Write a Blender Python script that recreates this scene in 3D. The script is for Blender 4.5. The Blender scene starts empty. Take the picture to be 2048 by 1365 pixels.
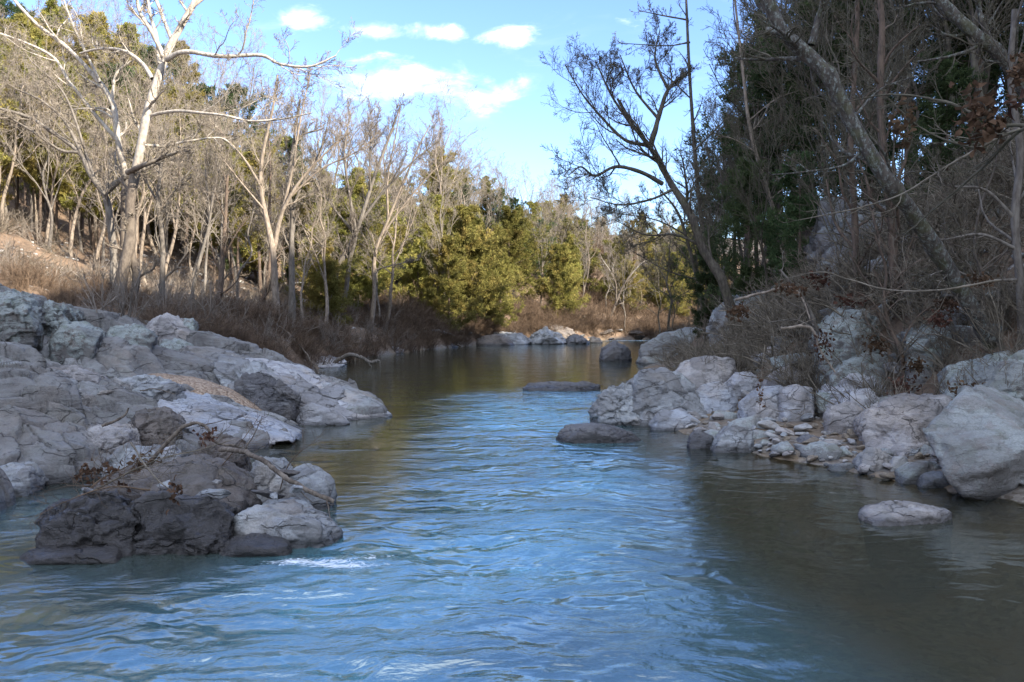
import bpy, bmesh, math
import numpy as np
from mathutils import Vector
RNG = np.random.default_rng(7)
SC = bpy.context.scene
C = SC.collection

# ------------------------------------------------------------------ camera
CAM_H = 2.0; FOC = 1600.0; HOR = 640.0
cam_d = bpy.data.cameras.new('camera'); cam = bpy.data.objects.new('camera', cam_d); C.objects.link(cam)
cam.location = (0, 0, CAM_H); cam.rotation_euler = (math.pi/2, 0, 0)
cam_d.lens = 36*FOC/2048; cam_d.sensor_width = 36; cam_d.shift_y = -(682.5-HOR)/2048
cam_d.clip_start = 0.05; cam_d.clip_end = 3000
SC.camera = cam

# ------------------------------------------------------------------ sun and sky
SUN_DIR = np.array([0.71, -0.47, 0.475]); SUN_DIR = SUN_DIR/np.linalg.norm(SUN_DIR)   # towards the sun
sun_d = bpy.data.lights.new('sun', 'SUN'); sun = bpy.data.objects.new('sun', sun_d); C.objects.link(sun)
sun_d.energy = 5.0; sun_d.angle = math.radians(0.55); sun_d.color = (1.0, 0.90, 0.76)
sun.rotation_euler = Vector(SUN_DIR).to_track_quat('Z', 'Y').to_euler()
sun.location = (40, -40, 60)
SC.view_settings.view_transform = 'Standard'; SC.view_settings.look = 'None'
SC.view_settings.gamma = 1; SC.view_settings.use_curve_mapping = False
SC.view_settings.exposure = 1.6
SC.cycles.max_bounces = 6; SC.cycles.diffuse_bounces = 3; SC.cycles.glossy_bounces = 3
SC.cycles.transparent_max_bounces = 12; SC.cycles.caustics_reflective = False; SC.cycles.caustics_refractive = False
SC.cycles.use_denoising = True
try: SC.cycles.denoiser = 'OPENIMAGEDENOISE'
except Exception: pass

class NT:
    """small helper to write node trees"""
    def __init__(s, tree): s.t = tree; s.n = tree.nodes; s.l = tree.links
    def node(s, typ, **kw):
        nd = s.n.new(typ)
        for k, v in kw.items():
            if k.startswith('i_'):
                key = k[2:]; key = int(key) if key.isdigit() else key.replace('_', ' ')
                s.put(nd.inputs[key], v)
            else: setattr(nd, k, v)
        return nd
    def put(s, sock, v):
        if isinstance(v, bpy.types.NodeSocket): s.l.new(v, sock)
        elif isinstance(v, bpy.types.Node): s.l.new(v.outputs[0], sock)
        else: sock.default_value = v
    def m(s, op, a, b=0.0, c=None, clamp=False):
        nd = s.n.new('ShaderNodeMath'); nd.operation = op; nd.use_clamp = clamp
        s.put(nd.inputs[0], a); s.put(nd.inputs[1], b)
        if c is not None: s.put(nd.inputs[2], c)
        return nd.outputs[0]
    def mix(s, f, a, b):
        nd = s.n.new('ShaderNodeMix'); nd.data_type = 'RGBA'
        s.put(nd.inputs[0], f); s.put(nd.inputs[6], a); s.put(nd.inputs[7], b)
        return nd.outputs[2]
    def ss(s, v, lo, hi, a=0.0, b=1.0):
        nd = s.n.new('ShaderNodeMapRange'); nd.interpolation_type = 'SMOOTHSTEP'
        s.put(nd.inputs[0], v); nd.inputs[1].default_value = lo; nd.inputs[2].default_value = hi
        nd.inputs[3].default_value = a; nd.inputs[4].default_value = b
        return nd.outputs[0]
    def noise(s, vec, scale, detail=4, rough=0.55, dist=0.0, out=0):
        nd = s.n.new('ShaderNodeTexNoise'); s.put(nd.inputs['Vector'], vec)
        nd.inputs['Scale'].default_value = scale; nd.inputs['Detail'].default_value = detail
        nd.inputs['Roughness'].default_value = rough; nd.inputs['Distortion'].default_value = dist
        return nd.outputs[out]
    def vor(s, vec, scale, feature='F1', out=0, rnd=1.0):
        nd = s.n.new('ShaderNodeTexVoronoi'); nd.feature = feature; s.put(nd.inputs['Vector'], vec)
        nd.inputs['Scale'].default_value = scale; nd.inputs['Randomness'].default_value = rnd
        return nd.outputs[out]
    def mapv(s, vec, loc=(0,0,0), rot=(0,0,0), sc=(1,1,1)):
        nd = s.n.new('ShaderNodeMapping'); s.put(nd.inputs[0], vec)
        nd.inputs[1].default_value = loc; nd.inputs[2].default_value = rot; nd.inputs[3].default_value = sc
        return nd.outputs[0]
    def bump(s, h, strength, dist, normal=None):
        nd = s.n.new('ShaderNodeBump'); s.put(nd.inputs['Height'], h)
        s.put(nd.inputs['Strength'], strength); nd.inputs['Distance'].default_value = dist
        if normal is not None: s.put(nd.inputs['Normal'], normal)
        return nd.outputs[0]

W = bpy.data.worlds.new('World'); SC.world = W; W.use_nodes = True
w = NT(W.node_tree); w.n.clear()
sky = w.node('ShaderNodeTexSky'); sky.sky_type = 'NISHITA'; sky.sun_disc = False
sky.sun_elevation = math.asin(SUN_DIR[2]); sky.sun_rotation = math.atan2(SUN_DIR[0], SUN_DIR[1])
sky.air_density = 1.0; sky.dust_density = 0.6; sky.ozone_density = 3.0; sky.altitude = 200
tc = w.node('ShaderNodeTexCoord'); sep = w.node('ShaderNodeSeparateXYZ', i_0=tc.outputs['Generated'])
yy = w.m('MAXIMUM', sep.outputs[1], 0.02)
cu = w.m('DIVIDE', sep.outputs[0], yy); cv = w.m('DIVIDE', sep.outputs[2], yy)
cvec = w.node('ShaderNodeCombineXYZ', i_0=cu, i_1=cv)
wn = w.noise(w.mapv(cvec.outputs[0], sc=(1.0, 1.9, 1)), 14, 7, 0.62, 0.4)
wn2 = w.noise(w.mapv(cvec.outputs[0], loc=(3, 1, 0), rot=(0, 0, 0.45), sc=(0.8, 2.4, 1)), 6.5, 5, 0.6, 0.5)
clouds = [  # px, py, half width, half height, density
    (612, 40, 62, 42, 1.0), (760, 62, 78, 26, .95), (893, 66, 46, 22, 1.0), (1015, 70, 62, 34, 1.05), (1250, 45, 44, 20, .85),
    (770, 160, 122, 58, 1.1), (925, 178, 120, 50, 1.05), (1000, 190, 60, 26, .75), (1100, 22, 26, 40, .5), (1220, 12, 30, 12, .5), (520, 40, 60, 40, .55),
    (700, 215, 160, 30, .5), (1150, 48, 22, 10, .5), (300, -160, 220, 60, .9), (1300, -260, 260, 70, .9), (1620, 90, 90, 40, .5)]
acc = None
for (px, py, a, b, s) in clouds:
    du = w.m('MULTIPLY', w.m('SUBTRACT', cu, (px-1024)/FOC), FOC/(a*.94)); dv = w.m('MULTIPLY', w.m('SUBTRACT', cv, (HOR-py)/FOC), FOC/(b*.88))
    r2 = w.m('ADD', w.m('MULTIPLY', du, du), w.m('MULTIPLY', dv, dv))
    g = w.m('MULTIPLY', w.m('EXPONENT', w.m('MULTIPLY', r2, -0.8)), s)
    acc = g if acc is None else w.m('MAXIMUM', acc, g)
den = w.m('ADD', acc, w.m('MULTIPLY', w.m('SUBTRACT', wn, 0.5), 2.6))
den = w.m('ADD', den, w.m('MULTIPLY', w.m('SUBTRACT', wn2, 0.5), 0.5))
cm = w.m('MULTIPLY', w.ss(den, 0.42, 1.45), w.ss(acc, 0.05, 0.4))
wisp = w.m('MULTIPLY', w.ss(wn2, 0.56, 0.8), 0.16)
cm = w.m('MULTIPLY', w.m('MAXIMUM', cm, wisp), w.ss(sep.outputs[1], 0.03, 0.12))
gate = w.m('MAXIMUM', w.ss(sep.outputs[2], .78, .90), w.m('MULTIPLY', w.ss(sep.outputs[1], -.05, -.40), .8))      # unseen cloud overhead, thinner behind the camera, added to brighten the shade
on = w.noise(w.mapv(tc.outputs['Generated'], sc=(1, 1, 1.8)), 3.2, 6, .6, .3)
over = w.m('MULTIPLY', w.m('MULTIPLY', w.ss(on, .33, .48), gate), w.ss(sep.outputs[2], .02, .12))
cm = w.m('MAXIMUM', cm, over)
hsv = w.node('ShaderNodeHueSaturation', i_Hue=.514, i_Saturation=1.12, i_Value=1.0); w.put(hsv.inputs['Color'], sky.outputs[0])
skym = w.mix(w.m('MULTIPLY', cm, 0.95), hsv.outputs[0], w.mix(w.ss(wn, .3, .75), (3.6, 4.1, 5.0, 1), (5.3, 5.5, 5.9, 1)))
bg = w.node('ShaderNodeBackground', i_Strength=0.15); w.put(bg.inputs['Color'], skym)
wo = w.node('ShaderNodeOutputWorld'); w.put(wo.inputs[0], bg.outputs[0])

# ------------------------------------------------------------------ numeric helpers
def PX(px, py, d):
    return np.array([(px-1024)/FOC*d, d, CAM_H+(HOR-py)/FOC*d])
def smooth(a, lo, hi):
    t = np.clip((a-lo)/(hi-lo), 0, 1); return t*t*(3-2*t)
def hash3(i, seed):
    i = i.astype(np.int64)
    h = (i[..., 0]*374761393 + i[..., 1]*668265263 + i[..., 2]*2147483647 + seed*1274126177) & 0xffffffff
    h = ((h ^ (h >> 13))*1274126177) & 0xffffffff
    h = ((h ^ (h >> 16))*2246822519) & 0xffffffff
    return ((h ^ (h >> 15)) & 0xffffff)/float(0xffffff)
def vnoise(P, seed=0):
    i = np.floor(P); f = P-i; u = f*f*f*(f*(f*6-15)+10); r = 0
    for dx in (0, 1):
        for dy in (0, 1):
            for dz in (0, 1):
                wgt = (u[..., 0] if dx else 1-u[..., 0])*(u[..., 1] if dy else 1-u[..., 1])*(u[..., 2] if dz else 1-u[..., 2])
                r = r + wgt*hash3(i+np.array([dx, dy, dz]), seed)
    return r*2-1
def fbm(P, oct=4, seed=0, gain=0.5, lac=2.03):
    a = 1.0; s = 0; t = 0
    for o in range(oct):
        s = s+a*vnoise(P*lac**o+o*17.3, seed+o); t += a; a *= gain
    return s/t
def worley(P, seed=0):
    """distance to nearest and second nearest feature point, and a random id of the nearest cell"""
    i = np.floor(P); f1 = np.full(P.shape[:-1], 9.0); f2 = f1.copy(); idr = f1*0
    for dx in (-1, 0, 1):
        for dy in (-1, 0, 1):
            for dz in (-1, 0, 1):
                c = i+np.array([dx, dy, dz])
                q = c+np.stack([hash3(c, seed), hash3(c, seed+1), hash3(c, seed+2)], -1)
                d = np.linalg.norm(P-q, axis=-1)
                near = d < f1
                f2 = np.where(near, f1, np.minimum(f2, d)); idr = np.where(near, hash3(c, seed+3), idr); f1 = np.where(near, d, f1)
    return f1, f2, idr
def facets(P, seed=0):
    """every cell is a tilted plane: broken rock faces that meet in sharp edges"""
    i = np.floor(P); f1 = np.full(P.shape[:-1], 9.0); f2 = f1.copy(); val = f1*0
    for dx in (-1, 0, 1):
        for dy in (-1, 0, 1):
            for dz in (-1, 0, 1):
                c = i+np.array([dx, dy, dz]); q = c+np.stack([hash3(c, seed), hash3(c, seed+1), hash3(c, seed+2)], -1)
                v = P-q; d = np.linalg.norm(v, axis=-1); g = np.stack([hash3(c, seed+4), hash3(c, seed+5), hash3(c, seed+6)], -1)*2-1
                pv = (hash3(c, seed+3)-.5)+(v*g).sum(-1)*.9; near = d < f1
                f2 = np.where(near, f1, np.minimum(f2, d)); val = np.where(near, pv, val); f1 = np.where(near, d, f1)
    return f1, f2, val
def n2(x, y, s, seed=0, oct=4):
    return fbm(np.stack([x*s, y*s, x*0+seed*3.1], -1), oct, seed)

# ------------------------------------------------------------------ object helpers
def mesh(name, V, F, mat=None, smooth_=True, attrs=None, colors=None):
    V = np.ascontiguousarray(V, dtype=np.float32); me = bpy.data.meshes.new(name)
    if not isinstance(F, (list, tuple)): F = [F]
    F = [np.asarray(f, dtype=np.int32) for f in F if len(f)]
    nl = sum(f.size for f in F); nf = sum(len(f) for f in F)
    me.vertices.add(len(V)); me.vertices.foreach_set('co', V.ravel())
    me.loops.add(nl); me.polygons.add(nf)
    me.loops.foreach_set('vertex_index', np.concatenate([f.ravel() for f in F]))
    tot = np.concatenate([np.full(len(f), f.shape[1]) for f in F])
    me.polygons.foreach_set('loop_start', np.concatenate([[0], np.cumsum(tot)[:-1]]).astype(np.int32))
    me.polygons.foreach_set('use_smooth', np.full(nf, smooth_))
    me.update(calc_edges=True)
    for k, a in (attrs or {}).items():
        at = me.attributes.new(k, 'FLOAT', 'POINT'); at.data.foreach_set('value', np.asarray(a, dtype=np.float32).ravel())
    if mat is not None: me.materials.append(mat)
    return me
def ob(name, me, parent=None):
    o = bpy.data.objects.new(name, me); C.objects.link(o)
    if parent is not None: o.parent = parent
    return o
def tag(o, label=None, cat=None, group=None, kind=None):
    if label: o['label'] = label
    if cat: o['category'] = cat
    if group: o['group'] = group
    if kind: o['kind'] = kind
    return o
def empty(name, loc, rz=0.0, sc=1.0):
    o = bpy.data.objects.new(name, None); C.objects.link(o); o.empty_display_size = 0.2
    o.location = loc; o.rotation_euler = (0, 0, rz); o.scale = (sc, sc, sc) if np.isscalar(sc) else sc
    return o
def dup(root, loc, rz, sc):
    r = root.copy(); C.objects.link(r); r.location = loc
    r.rotation_euler = (0, 0, rz) if np.isscalar(rz) else rz
    r.scale = (sc, sc, sc) if np.isscalar(sc) else sc
    for k in ('label', 'group'):
        if k in r: del r[k]
    for ch in root.children:
        c = ch.copy(); C.objects.link(c); c.parent = r
    return r

# ------------------------------------------------------------------ the lie of the land
LB = np.array([(-30,-7),(0,-8.5),(6,-7.2),(9,-6.0),(12.8,-4.1),(15,-4.1),(16.6,-2.9),(17.6,-3.2),(20,-5.5),(26,-7.5),(33,-8.0),(42,-7.9),(53,-6),(62,-3.5),(68,1),(76,8),(92,24),(130,70),(400,300)])
RB = np.array([(-30,9),(0,6.2),(8.6,5.6),(10,4.7),(12.3,3.5),(14.5,2.9),(17,3.0),(20,4.0),(30,5.0),(38,6.2),(50,8.6),(60,12.5),(67,18),(76,28),(92,44),(130,92),(400,330)])
def bankL(y): return np.interp(y, LB[:, 0], LB[:, 1])
def bankR(y): return np.interp(y, RB[:, 0], RB[:, 1])
def height(x, y, detail=True):
    wob = n2(x, y, 0.35, 5, 3)*0.7*smooth(y, 17, 24)
    dl = bankL(y)+wob-x; dr = x-bankR(y)-wob
    lp = np.interp(dl, [-1.5, 0, 0.7, 2, 6, 12, 30, 70, 160, 400], [-0.7, 0.0, .7, 1.55, 2.55, 4.0, 13, 27, 40, 46])
    l0 = np.interp(dl, [-1.5, 0, 4, 8, 14, 30, 70, 160, 400], [-0.7, -0.25, .6, 1.6, 2.6, 8, 22, 32, 36])
    s = smooth(y, 17, 24); hl = l0*(1-s)+lp*s
    hl = hl*(1-0.35*smooth(y, 70, 130))
    bar = smooth(y, 9, 11.5)*(1-smooth(y, 14.5, 17.5))        # the flat cobble bar pushes the slope back
    de = np.where(dr > .8, .8+np.maximum(dr-.8-1.5*bar, (dr-.8)*.25), dr)
    hr = np.interp(de, [-1.6, 0, 1.2, 2.2, 3.6, 5.2, 9, 14, 18, 30, 44, 60, 120, 400], [-0.7, 0, .24, 0.7, 2.1, 3.5, 5.9, 7.8, 9.3, 22, 40, 42, 30, 20])
    hr = hr*(1+(np.interp(y, [-60, -6, 12, 24, 40, 60], [1.17, 1.17, 1.10, .98, .76, .7])-1)*smooth(dr, 20, 40))
    far = smooth(y, 70, 200); hr = hr*(1-far*0.75)
    h = np.where(dl > dr, hl, hr)
    mid = (dl < 0) & (dr < 0)
    h = np.where(mid, np.minimum(h, 0), h)
    if detail:
        land = smooth(h, 0.05, 1.2)
        h = h+land*(n2(x, y, 0.22, 1, 4)*0.5+n2(x, y, 1.1, 2, 3)*0.14)+np.where(mid, n2(x, y, 1.3, 4, 3)*0.12, 0)
        h = h+(1-land)*(~mid)*n2(x, y, 2.0, 4, 3)*0.05
    return h
def hz(x, y): return float(height(np.array([x]), np.array([y]))[0])

# ------------------------------------------------------------------ materials
def new_mat(name):
    m = bpy.data.materials.new(name); m.use_nodes = True; t = NT(m.node_tree); t.n.clear()
    out = t.node('ShaderNodeOutputMaterial'); return m, t, out
def principled(t, out, col, rough=0.8, normal=None, spec=0.3, sheen=None):
    p = t.node('ShaderNodeBsdfPrincipled'); t.put(p.inputs['Base Color'], col); t.put(p.inputs['Roughness'], rough)
    t.put(p.inputs['Specular IOR Level'], spec)
    if normal is not None: t.put(p.inputs['Normal'], normal)
    t.put(out.inputs[0], p.outputs[0]); return p
def geo(t):
    g = t.node('ShaderNodeNewGeometry'); return g.outputs['Position'], g.outputs['Normal']

def rock_mat(name, ca, cb, lichen=0.3, lcol=(.38, .395, .36, 1), wet=0.12, crack=1.0, sc=1.0, stain=0.5, moss=0.0):
    m, t, out = new_mat(name); P, N = geo(t)
    oi = t.node('ShaderNodeObjectInfo').outputs['Random']
    off = t.node('ShaderNodeCombineXYZ', i_0=t.m('MULTIPLY', oi, 37.0), i_1=t.m('MULTIPLY', oi, 11.0))
    Q = t.node('ShaderNodeVectorMath', operation='ADD', i_0=P, i_1=off.outputs[0]).outputs[0]
    nA = t.noise(Q, 2.2*sc, 6, 0.62, 0.3); nB = t.noise(Q, 9*sc, 6, 0.7); nC = t.noise(Q, 42*sc, 5, 0.75)
    Qs = t.mapv(Q, rot=(0.5, 0.35, 0.6), sc=(1, 1, 5)); nS = t.noise(Qs, 3.2*sc, 5, 0.65, 0.8)
    col = t.mix(t.ss(nA, .35, .65), ca, cb)
    col = t.mix(t.m('MULTIPLY', t.ss(t.noise(Q, .9*sc, 4, .6, .4), .5, .66), .55), col, (ca[0]*1.02, ca[0]*.86, ca[0]*.70, 1))
    col = t.mix(t.m('MULTIPLY', t.ss(nS, .45, .7), 0.45), col, tuple(c*0.62 for c in ca[:3])+(1,))
    col = t.mix(t.m('MULTIPLY', t.ss(nB, .48, .68), stain*0.95), col, (.15, .135, .12, 1))
    col = t.mix(t.m('MULTIPLY', t.ss(nC, .52, .66), 0.14), col, (.48, .47, .46, 1))
    nD = t.noise(Q, 95*sc, 3, .7); col = t.mix(t.m('MULTIPLY', t.ss(nD, .54, .66), 0.45), col, (.09, .085, .08, 1))
    # lichen: patches with a crisp edge that prefer surfaces open to the sky
    sN = t.node('ShaderNodeSeparateXYZ', i_0=N)
    up = t.ss(sN.outputs[2], -0.15, 0.75)
    lv = t.m('ADD', t.noise(Q, 5.5*sc, 8, 0.72, 0.2), t.m('MULTIPLY', up, 0.10))
    lm = t.m('MULTIPLY', t.ss(lv, .66-.22*lichen, .70-.20*lichen), min(1, lichen*1.5))
    lc = t.mix(t.ss(nC, .35, .65), lcol, tuple(c*.66 for c in lcol[:3])+(1,))
    col = t.mix(lm, col, lc)
    if moss > 0:
        mm = t.m('MULTIPLY', t.ss(t.m('ADD', t.noise(Q, 3.1*sc, 6, .6), t.m('MULTIPLY', up, .12)), .66, .72), moss)
        col = t.mix(mm, col, (.07, .10, .025, 1))
    tn = t.node('ShaderNodeAttribute', attribute_name='tone').outputs['Fac']      # each joint block weathered its own way
    col = t.mix(t.m('MULTIPLY', t.ss(tn, .1, .9), .62), col, (.13, .12, .112, 1))
    # joints and fine cracks: thin wandering lines that come and go
    Qr = t.node('ShaderNodeVectorMath', operation='ADD', i_0=t.mapv(Q, rot=(.3, .2, .5), sc=(.6, 1.1, 2.0)), i_1=t.node('ShaderNodeVectorMath', operation='SCALE', i_0=t.noise(Q, 2.2*sc, 4, .6, 0, out=1), i_Scale=0.35).outputs[0]).outputs[0]
    ck = t.m('MULTIPLY', t.m('SUBTRACT', 1, t.ss(t.vor(Qr, 1.5*sc, 'DISTANCE_TO_EDGE'), 0.0, 0.018)), t.ss(nA, .44, .50))
    ck2 = t.m('MULTIPLY', t.m('SUBTRACT', 1, t.ss(t.vor(Qr, 4.4*sc, 'DISTANCE_TO_EDGE'), 0.0, 0.022)), t.ss(t.noise(Q, 1.6*sc, 3, .5), .52, .60))
    ckm = t.m('MULTIPLY', t.m('MAXIMUM', ck, ck2), crack)
    col = t.mix(t.m('MULTIPLY', ckm, .6), col, (.07, .065, .06, 1))
    # the band the river keeps wet
    sp = t.node('ShaderNodeSeparateXYZ', i_0=P)
    wz = t.m('ADD', sp.outputs[2], t.m('MULTIPLY', t.m('SUBTRACT', nA, .5), 0.35*min(1, wet*4+.15)))
    wm = t.m('SUBTRACT', 1, t.ss(wz, wet*.4, wet*1.3))
    col = t.mix(t.m('MULTIPLY', wm, .72), col, (.032, .03, .03, 1))
    rough = t.m('SUBTRACT', 0.82, t.m('MULTIPLY', wm, 0.62))
    hgt = t.m('ADD', t.m('MULTIPLY', nB, .55), t.m('MULTIPLY', nC, .22))
    hgt = t.m('ADD', hgt, t.m('MULTIPLY', nS, .5)); hgt = t.m('SUBTRACT', hgt, t.m('MULTIPLY', ckm, .35))
    hgt = t.m('ADD', hgt, t.m('MULTIPLY', lm, .05))
    principled(t, out, col, rough, t.bump(hgt, 1.0, 0.075), spec=0.5); return m
M = {}
M['slate'] = rock_mat('grey_rock', (.40, .42, .43, 1), (.25, .26, .27, 1), .15, wet=.10)
M['pink'] = rock_mat('pinkish_grey_rock', (.44, .415, .40, 1), (.28, .26, .25, 1), .15, wet=.08)
M['pale'] = rock_mat('pale_grey_rock', (.52, .525, .54, 1), (.39, .385, .40, 1), .10, wet=.06, stain=.35)
M['blue'] = rock_mat('blue_grey_rock', (.38, .41, .46, 1), (.48, .49, .52, 1), .08, wet=.06, stain=.35)
M['lichen'] = rock_mat('lichen_rock', (.36, .36, .35, 1), (.24, .24, .23, 1), .5, (.40, .435, .42, 1), wet=.10, moss=.25, crack=.3)
M['lichen2'] = rock_mat('pale_lichen_rock', (.25, .245, .23, 1), (.14, .136, .13, 1), .7, (.34, .375, .355, 1), wet=.12, crack=.7, moss=.3)
M['wet'] = rock_mat('wet_dark_rock', (.115, .105, .10, 1), (.045, .041, .040, 1), .0, wet=.60, stain=.6)
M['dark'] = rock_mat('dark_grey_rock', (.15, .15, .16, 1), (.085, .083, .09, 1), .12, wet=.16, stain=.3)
M['brown'] = rock_mat('brown_silted_rock', (.19, .158, .135, 1), (.085, .073, .066, 1), .08, wet=.2, stain=.6)
M['tan'] = rock_mat('tan_cobble', (.36, .30, .22, 1), (.25, .19, .13, 1), .0, wet=.05, crack=.4, sc=2.0)
M['white'] = rock_mat('white_cobble', (.52, .51, .49, 1), (.38, .37, .36, 1), .0, wet=.05, crack=.3, sc=2.0, stain=.2)
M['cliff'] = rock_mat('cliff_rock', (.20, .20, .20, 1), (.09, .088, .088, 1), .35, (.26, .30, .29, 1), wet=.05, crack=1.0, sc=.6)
M['outcrop'] = rock_mat('bedrock', (.41, .418, .42, 1), (.21, .205, .20, 1), .30, (.36, .39, .375, 1), wet=.12, crack=1.0, sc=.8, moss=.15, stain=.8)

def bark_mat(name, ca, cb, moss=0.0, sc=1.0, zs=0.25, spots=0.0, foot=False):
    m, t, out = new_mat(name); P, N = geo(t)
    Q = t.mapv(P, sc=(1, 1, zs)); n = t.noise(Q, 16*sc, 5, .65); n1 = t.noise(P, 1.3*sc, 4, .6)
    col = t.mix(t.ss(n, .35, .65), ca, cb)
    col = t.mix(t.m('MULTIPLY', t.ss(n1, .5, .7), .45), col, tuple(c*.55 for c in ca[:3])+(1,))
    if spots: col = t.mix(t.m('MULTIPLY', t.ss(t.noise(t.mapv(P, sc=(1, 1, .6)), 17, 8, .78), .50, .60), spots), col, (.25, .28, .26, 1))
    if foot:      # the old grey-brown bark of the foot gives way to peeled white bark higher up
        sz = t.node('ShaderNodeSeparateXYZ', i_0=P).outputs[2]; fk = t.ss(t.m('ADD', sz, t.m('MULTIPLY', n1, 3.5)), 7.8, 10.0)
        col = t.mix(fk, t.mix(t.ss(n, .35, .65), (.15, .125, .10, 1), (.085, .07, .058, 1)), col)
    if moss: col = t.mix(t.m('MULTIPLY', t.ss(t.noise(P, 3, 4, .6), .5, .62), moss), col, (.09, .10, .035, 1))
    principled(t, out, col, .85, t.bump(n, .8, .02), spec=.2); return m
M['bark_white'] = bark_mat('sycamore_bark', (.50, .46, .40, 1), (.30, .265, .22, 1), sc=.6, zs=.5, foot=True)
M['bark_grey'] = bark_mat('grey_bark', (.20, .18, .155, 1), (.11, .095, .08, 1))
M['bark_tan'] = bark_mat('tan_bark', (.30, .25, .20, 1), (.16, .13, .10, 1))
M['bark_dark'] = bark_mat('dark_bark', (.14, .122, .095, 1), (.065, .056, .048, 1), moss=.25)
M['bark_lichen'] = bark_mat('lichen_bark', (.12, .105, .09, 1), (.05, .045, .04, 1), moss=.35, spots=.75)
M['bark_red'] = bark_mat('cedar_bark', (.17, .125, .095, 1), (.09, .07, .055, 1))
M['twig_pale'] = bark_mat('pale_twigs', (.30, .262, .215, 1), (.20, .17, .135, 1), sc=.3)
M['twig_grey'] = bark_mat('grey_twigs', (.25, .215, .18, 1), (.16, .135, .11, 1), sc=.3)
M['twig_dark'] = bark_mat('dark_twigs', (.145, .13, .095, 1), (.075, .067, .048, 1), sc=.3)
M['twig_brush'] = bark_mat('brush_twigs', (.20, .14, .095, 1), (.085, .06, .042, 1), sc=.3)
M['twig_brush2'] = bark_mat('grey_brush_twigs', (.25, .215, .165, 1), (.095, .08, .058, 1), sc=.3)
M['drift'] = bark_mat('driftwood', (.22, .185, .15, 1), (.09, .072, .058, 1))

def foliage_mat(name, ca, cb, cc):
    m, t, out = new_mat(name); P, N = geo(t)
    a = t.node('ShaderNodeAttribute', attribute_name='tone').outputs['Fac']
    oi = t.node('ShaderNodeObjectInfo').outputs['Random']
    n = t.noise(P, .9, 3, .6)
    col = t.mix(a, ca, cb); col = t.mix(t.m('MULTIPLY', t.ss(n, .45, .68), .7), col, cc)
    h = t.node('ShaderNodeHueSaturation', i_Hue=t.m('ADD', .478, t.m('MULTIPLY', t.m('FRACT', t.m('MULTIPLY', oi, 7.3)), .034)), i_Saturation=1.0, i_Value=t.m('ADD', .68, t.m('MULTIPLY', oi, .62)), i_Color=col)
    d = t.node('ShaderNodeBsdfDiffuse', i_Color=h.outputs[0]); tr = t.node('ShaderNodeBsdfTranslucent', i_Color=h.outputs[0])
    mx = t.node('ShaderNodeMixShader', i_0=.25); t.put(mx.inputs[1], d.outputs[0]); t.put(mx.inputs[2], tr.outputs[0])
    t.put(out.inputs[0], mx.outputs[0]); return m
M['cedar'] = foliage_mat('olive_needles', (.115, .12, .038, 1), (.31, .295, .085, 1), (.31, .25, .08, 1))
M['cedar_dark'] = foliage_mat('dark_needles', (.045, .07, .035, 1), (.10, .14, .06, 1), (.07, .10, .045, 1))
M['fern'] = foliage_mat('bright_needles', (.09, .13, .03, 1), (.17, .21, .05, 1), (.12, .15, .03, 1))
M['deadleaf'] = foliage_mat('dead_leaves', (.075, .046, .03, 1), (.155, .095, .062, 1), (.05, .034, .025, 1))

def ground_mat(name, under):
    m, t, out = new_mat(name); P, N = geo(t)
    nA = t.noise(P, .8, 5, .6); nB = t.noise(P, 7, 6, .7); nC = t.noise(P, 30, 5, .75)
    leaf = t.vor(P, 11, 'F1', out=1); lv = t.node('ShaderNodeSeparateColor', i_0=leaf).outputs[0]
    col = t.mix(t.ss(nA, .35, .65), (.18, .128, .09, 1), (.10, .075, .056, 1))
    col = t.mix(t.m('MULTIPLY', lv, .55), col, (.27, .19, .13, 1))
    col = t.mix(t.m('MULTIPLY', t.ss(nB, .5, .7), .6), col, (.07, .05, .04, 1))
    st = t.m('SUBTRACT', 1, t.ss(t.vor(t.mapv(P, sc=(1, 1, .5)), 2.6, 'F1'), .16, .24)); st = t.m('MULTIPLY', st, t.ss(nA, .44, .56))
    col = t.mix(t.m('MULTIPLY', st, .8), col, (.36, .34, .32, 1))
    # gravel and silt of the river bed and its margin
    sp = t.node('ShaderNodeSeparateXYZ', i_0=P); bed = t.m('SUBTRACT', 1, t.ss(t.m('ADD', sp.outputs[2], t.m('MULTIPLY', t.m('SUBTRACT', nA, .5), .3)), .10, .42))
    pc = t.node('ShaderNodeSeparateColor', i_0=t.vor(P, 16, 'F1', out=1)).outputs[1]
    gc = t.mix(pc, (.11, .09, .07, 1), (.25, .225, .195, 1)); gc = t.mix(t.ss(nA, .45, .62), gc, (.22, .165, .11, 1))
    col = t.mix(bed, col, gc)
    h = t.m('ADD', t.m('MULTIPLY', nB, .6), t.m('MULTIPLY', lv, .4)); h = t.m('ADD', h, t.m('MULTIPLY', st, .8))
    principled(t, out, col, .9, t.bump(h, 1.0, .06), spec=.15); return m
M['ground'] = ground_mat('leaf_litter', True)

def gravel_mat():
    m, t, out = new_mat('tan_gravel'); P, N = geo(t)
    v = t.vor(P, 26, 'F1'); c = t.node('ShaderNodeSeparateColor', i_0=t.vor(P, 26, 'F1', out=1)).outputs[0]
    col = t.mix(c, (.24, .165, .11, 1), (.46, .36, .27, 1)); col = t.mix(t.m('MULTIPLY', t.ss(t.noise(P, 3, 4, .6), .45, .65), .5), col, (.15, .11, .08, 1))
    principled(t, out, col, .9, t.bump(t.m('SUBTRACT', 1, v), 1.0, .03), spec=.2); return m
M['gravel'] = gravel_mat()

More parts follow.
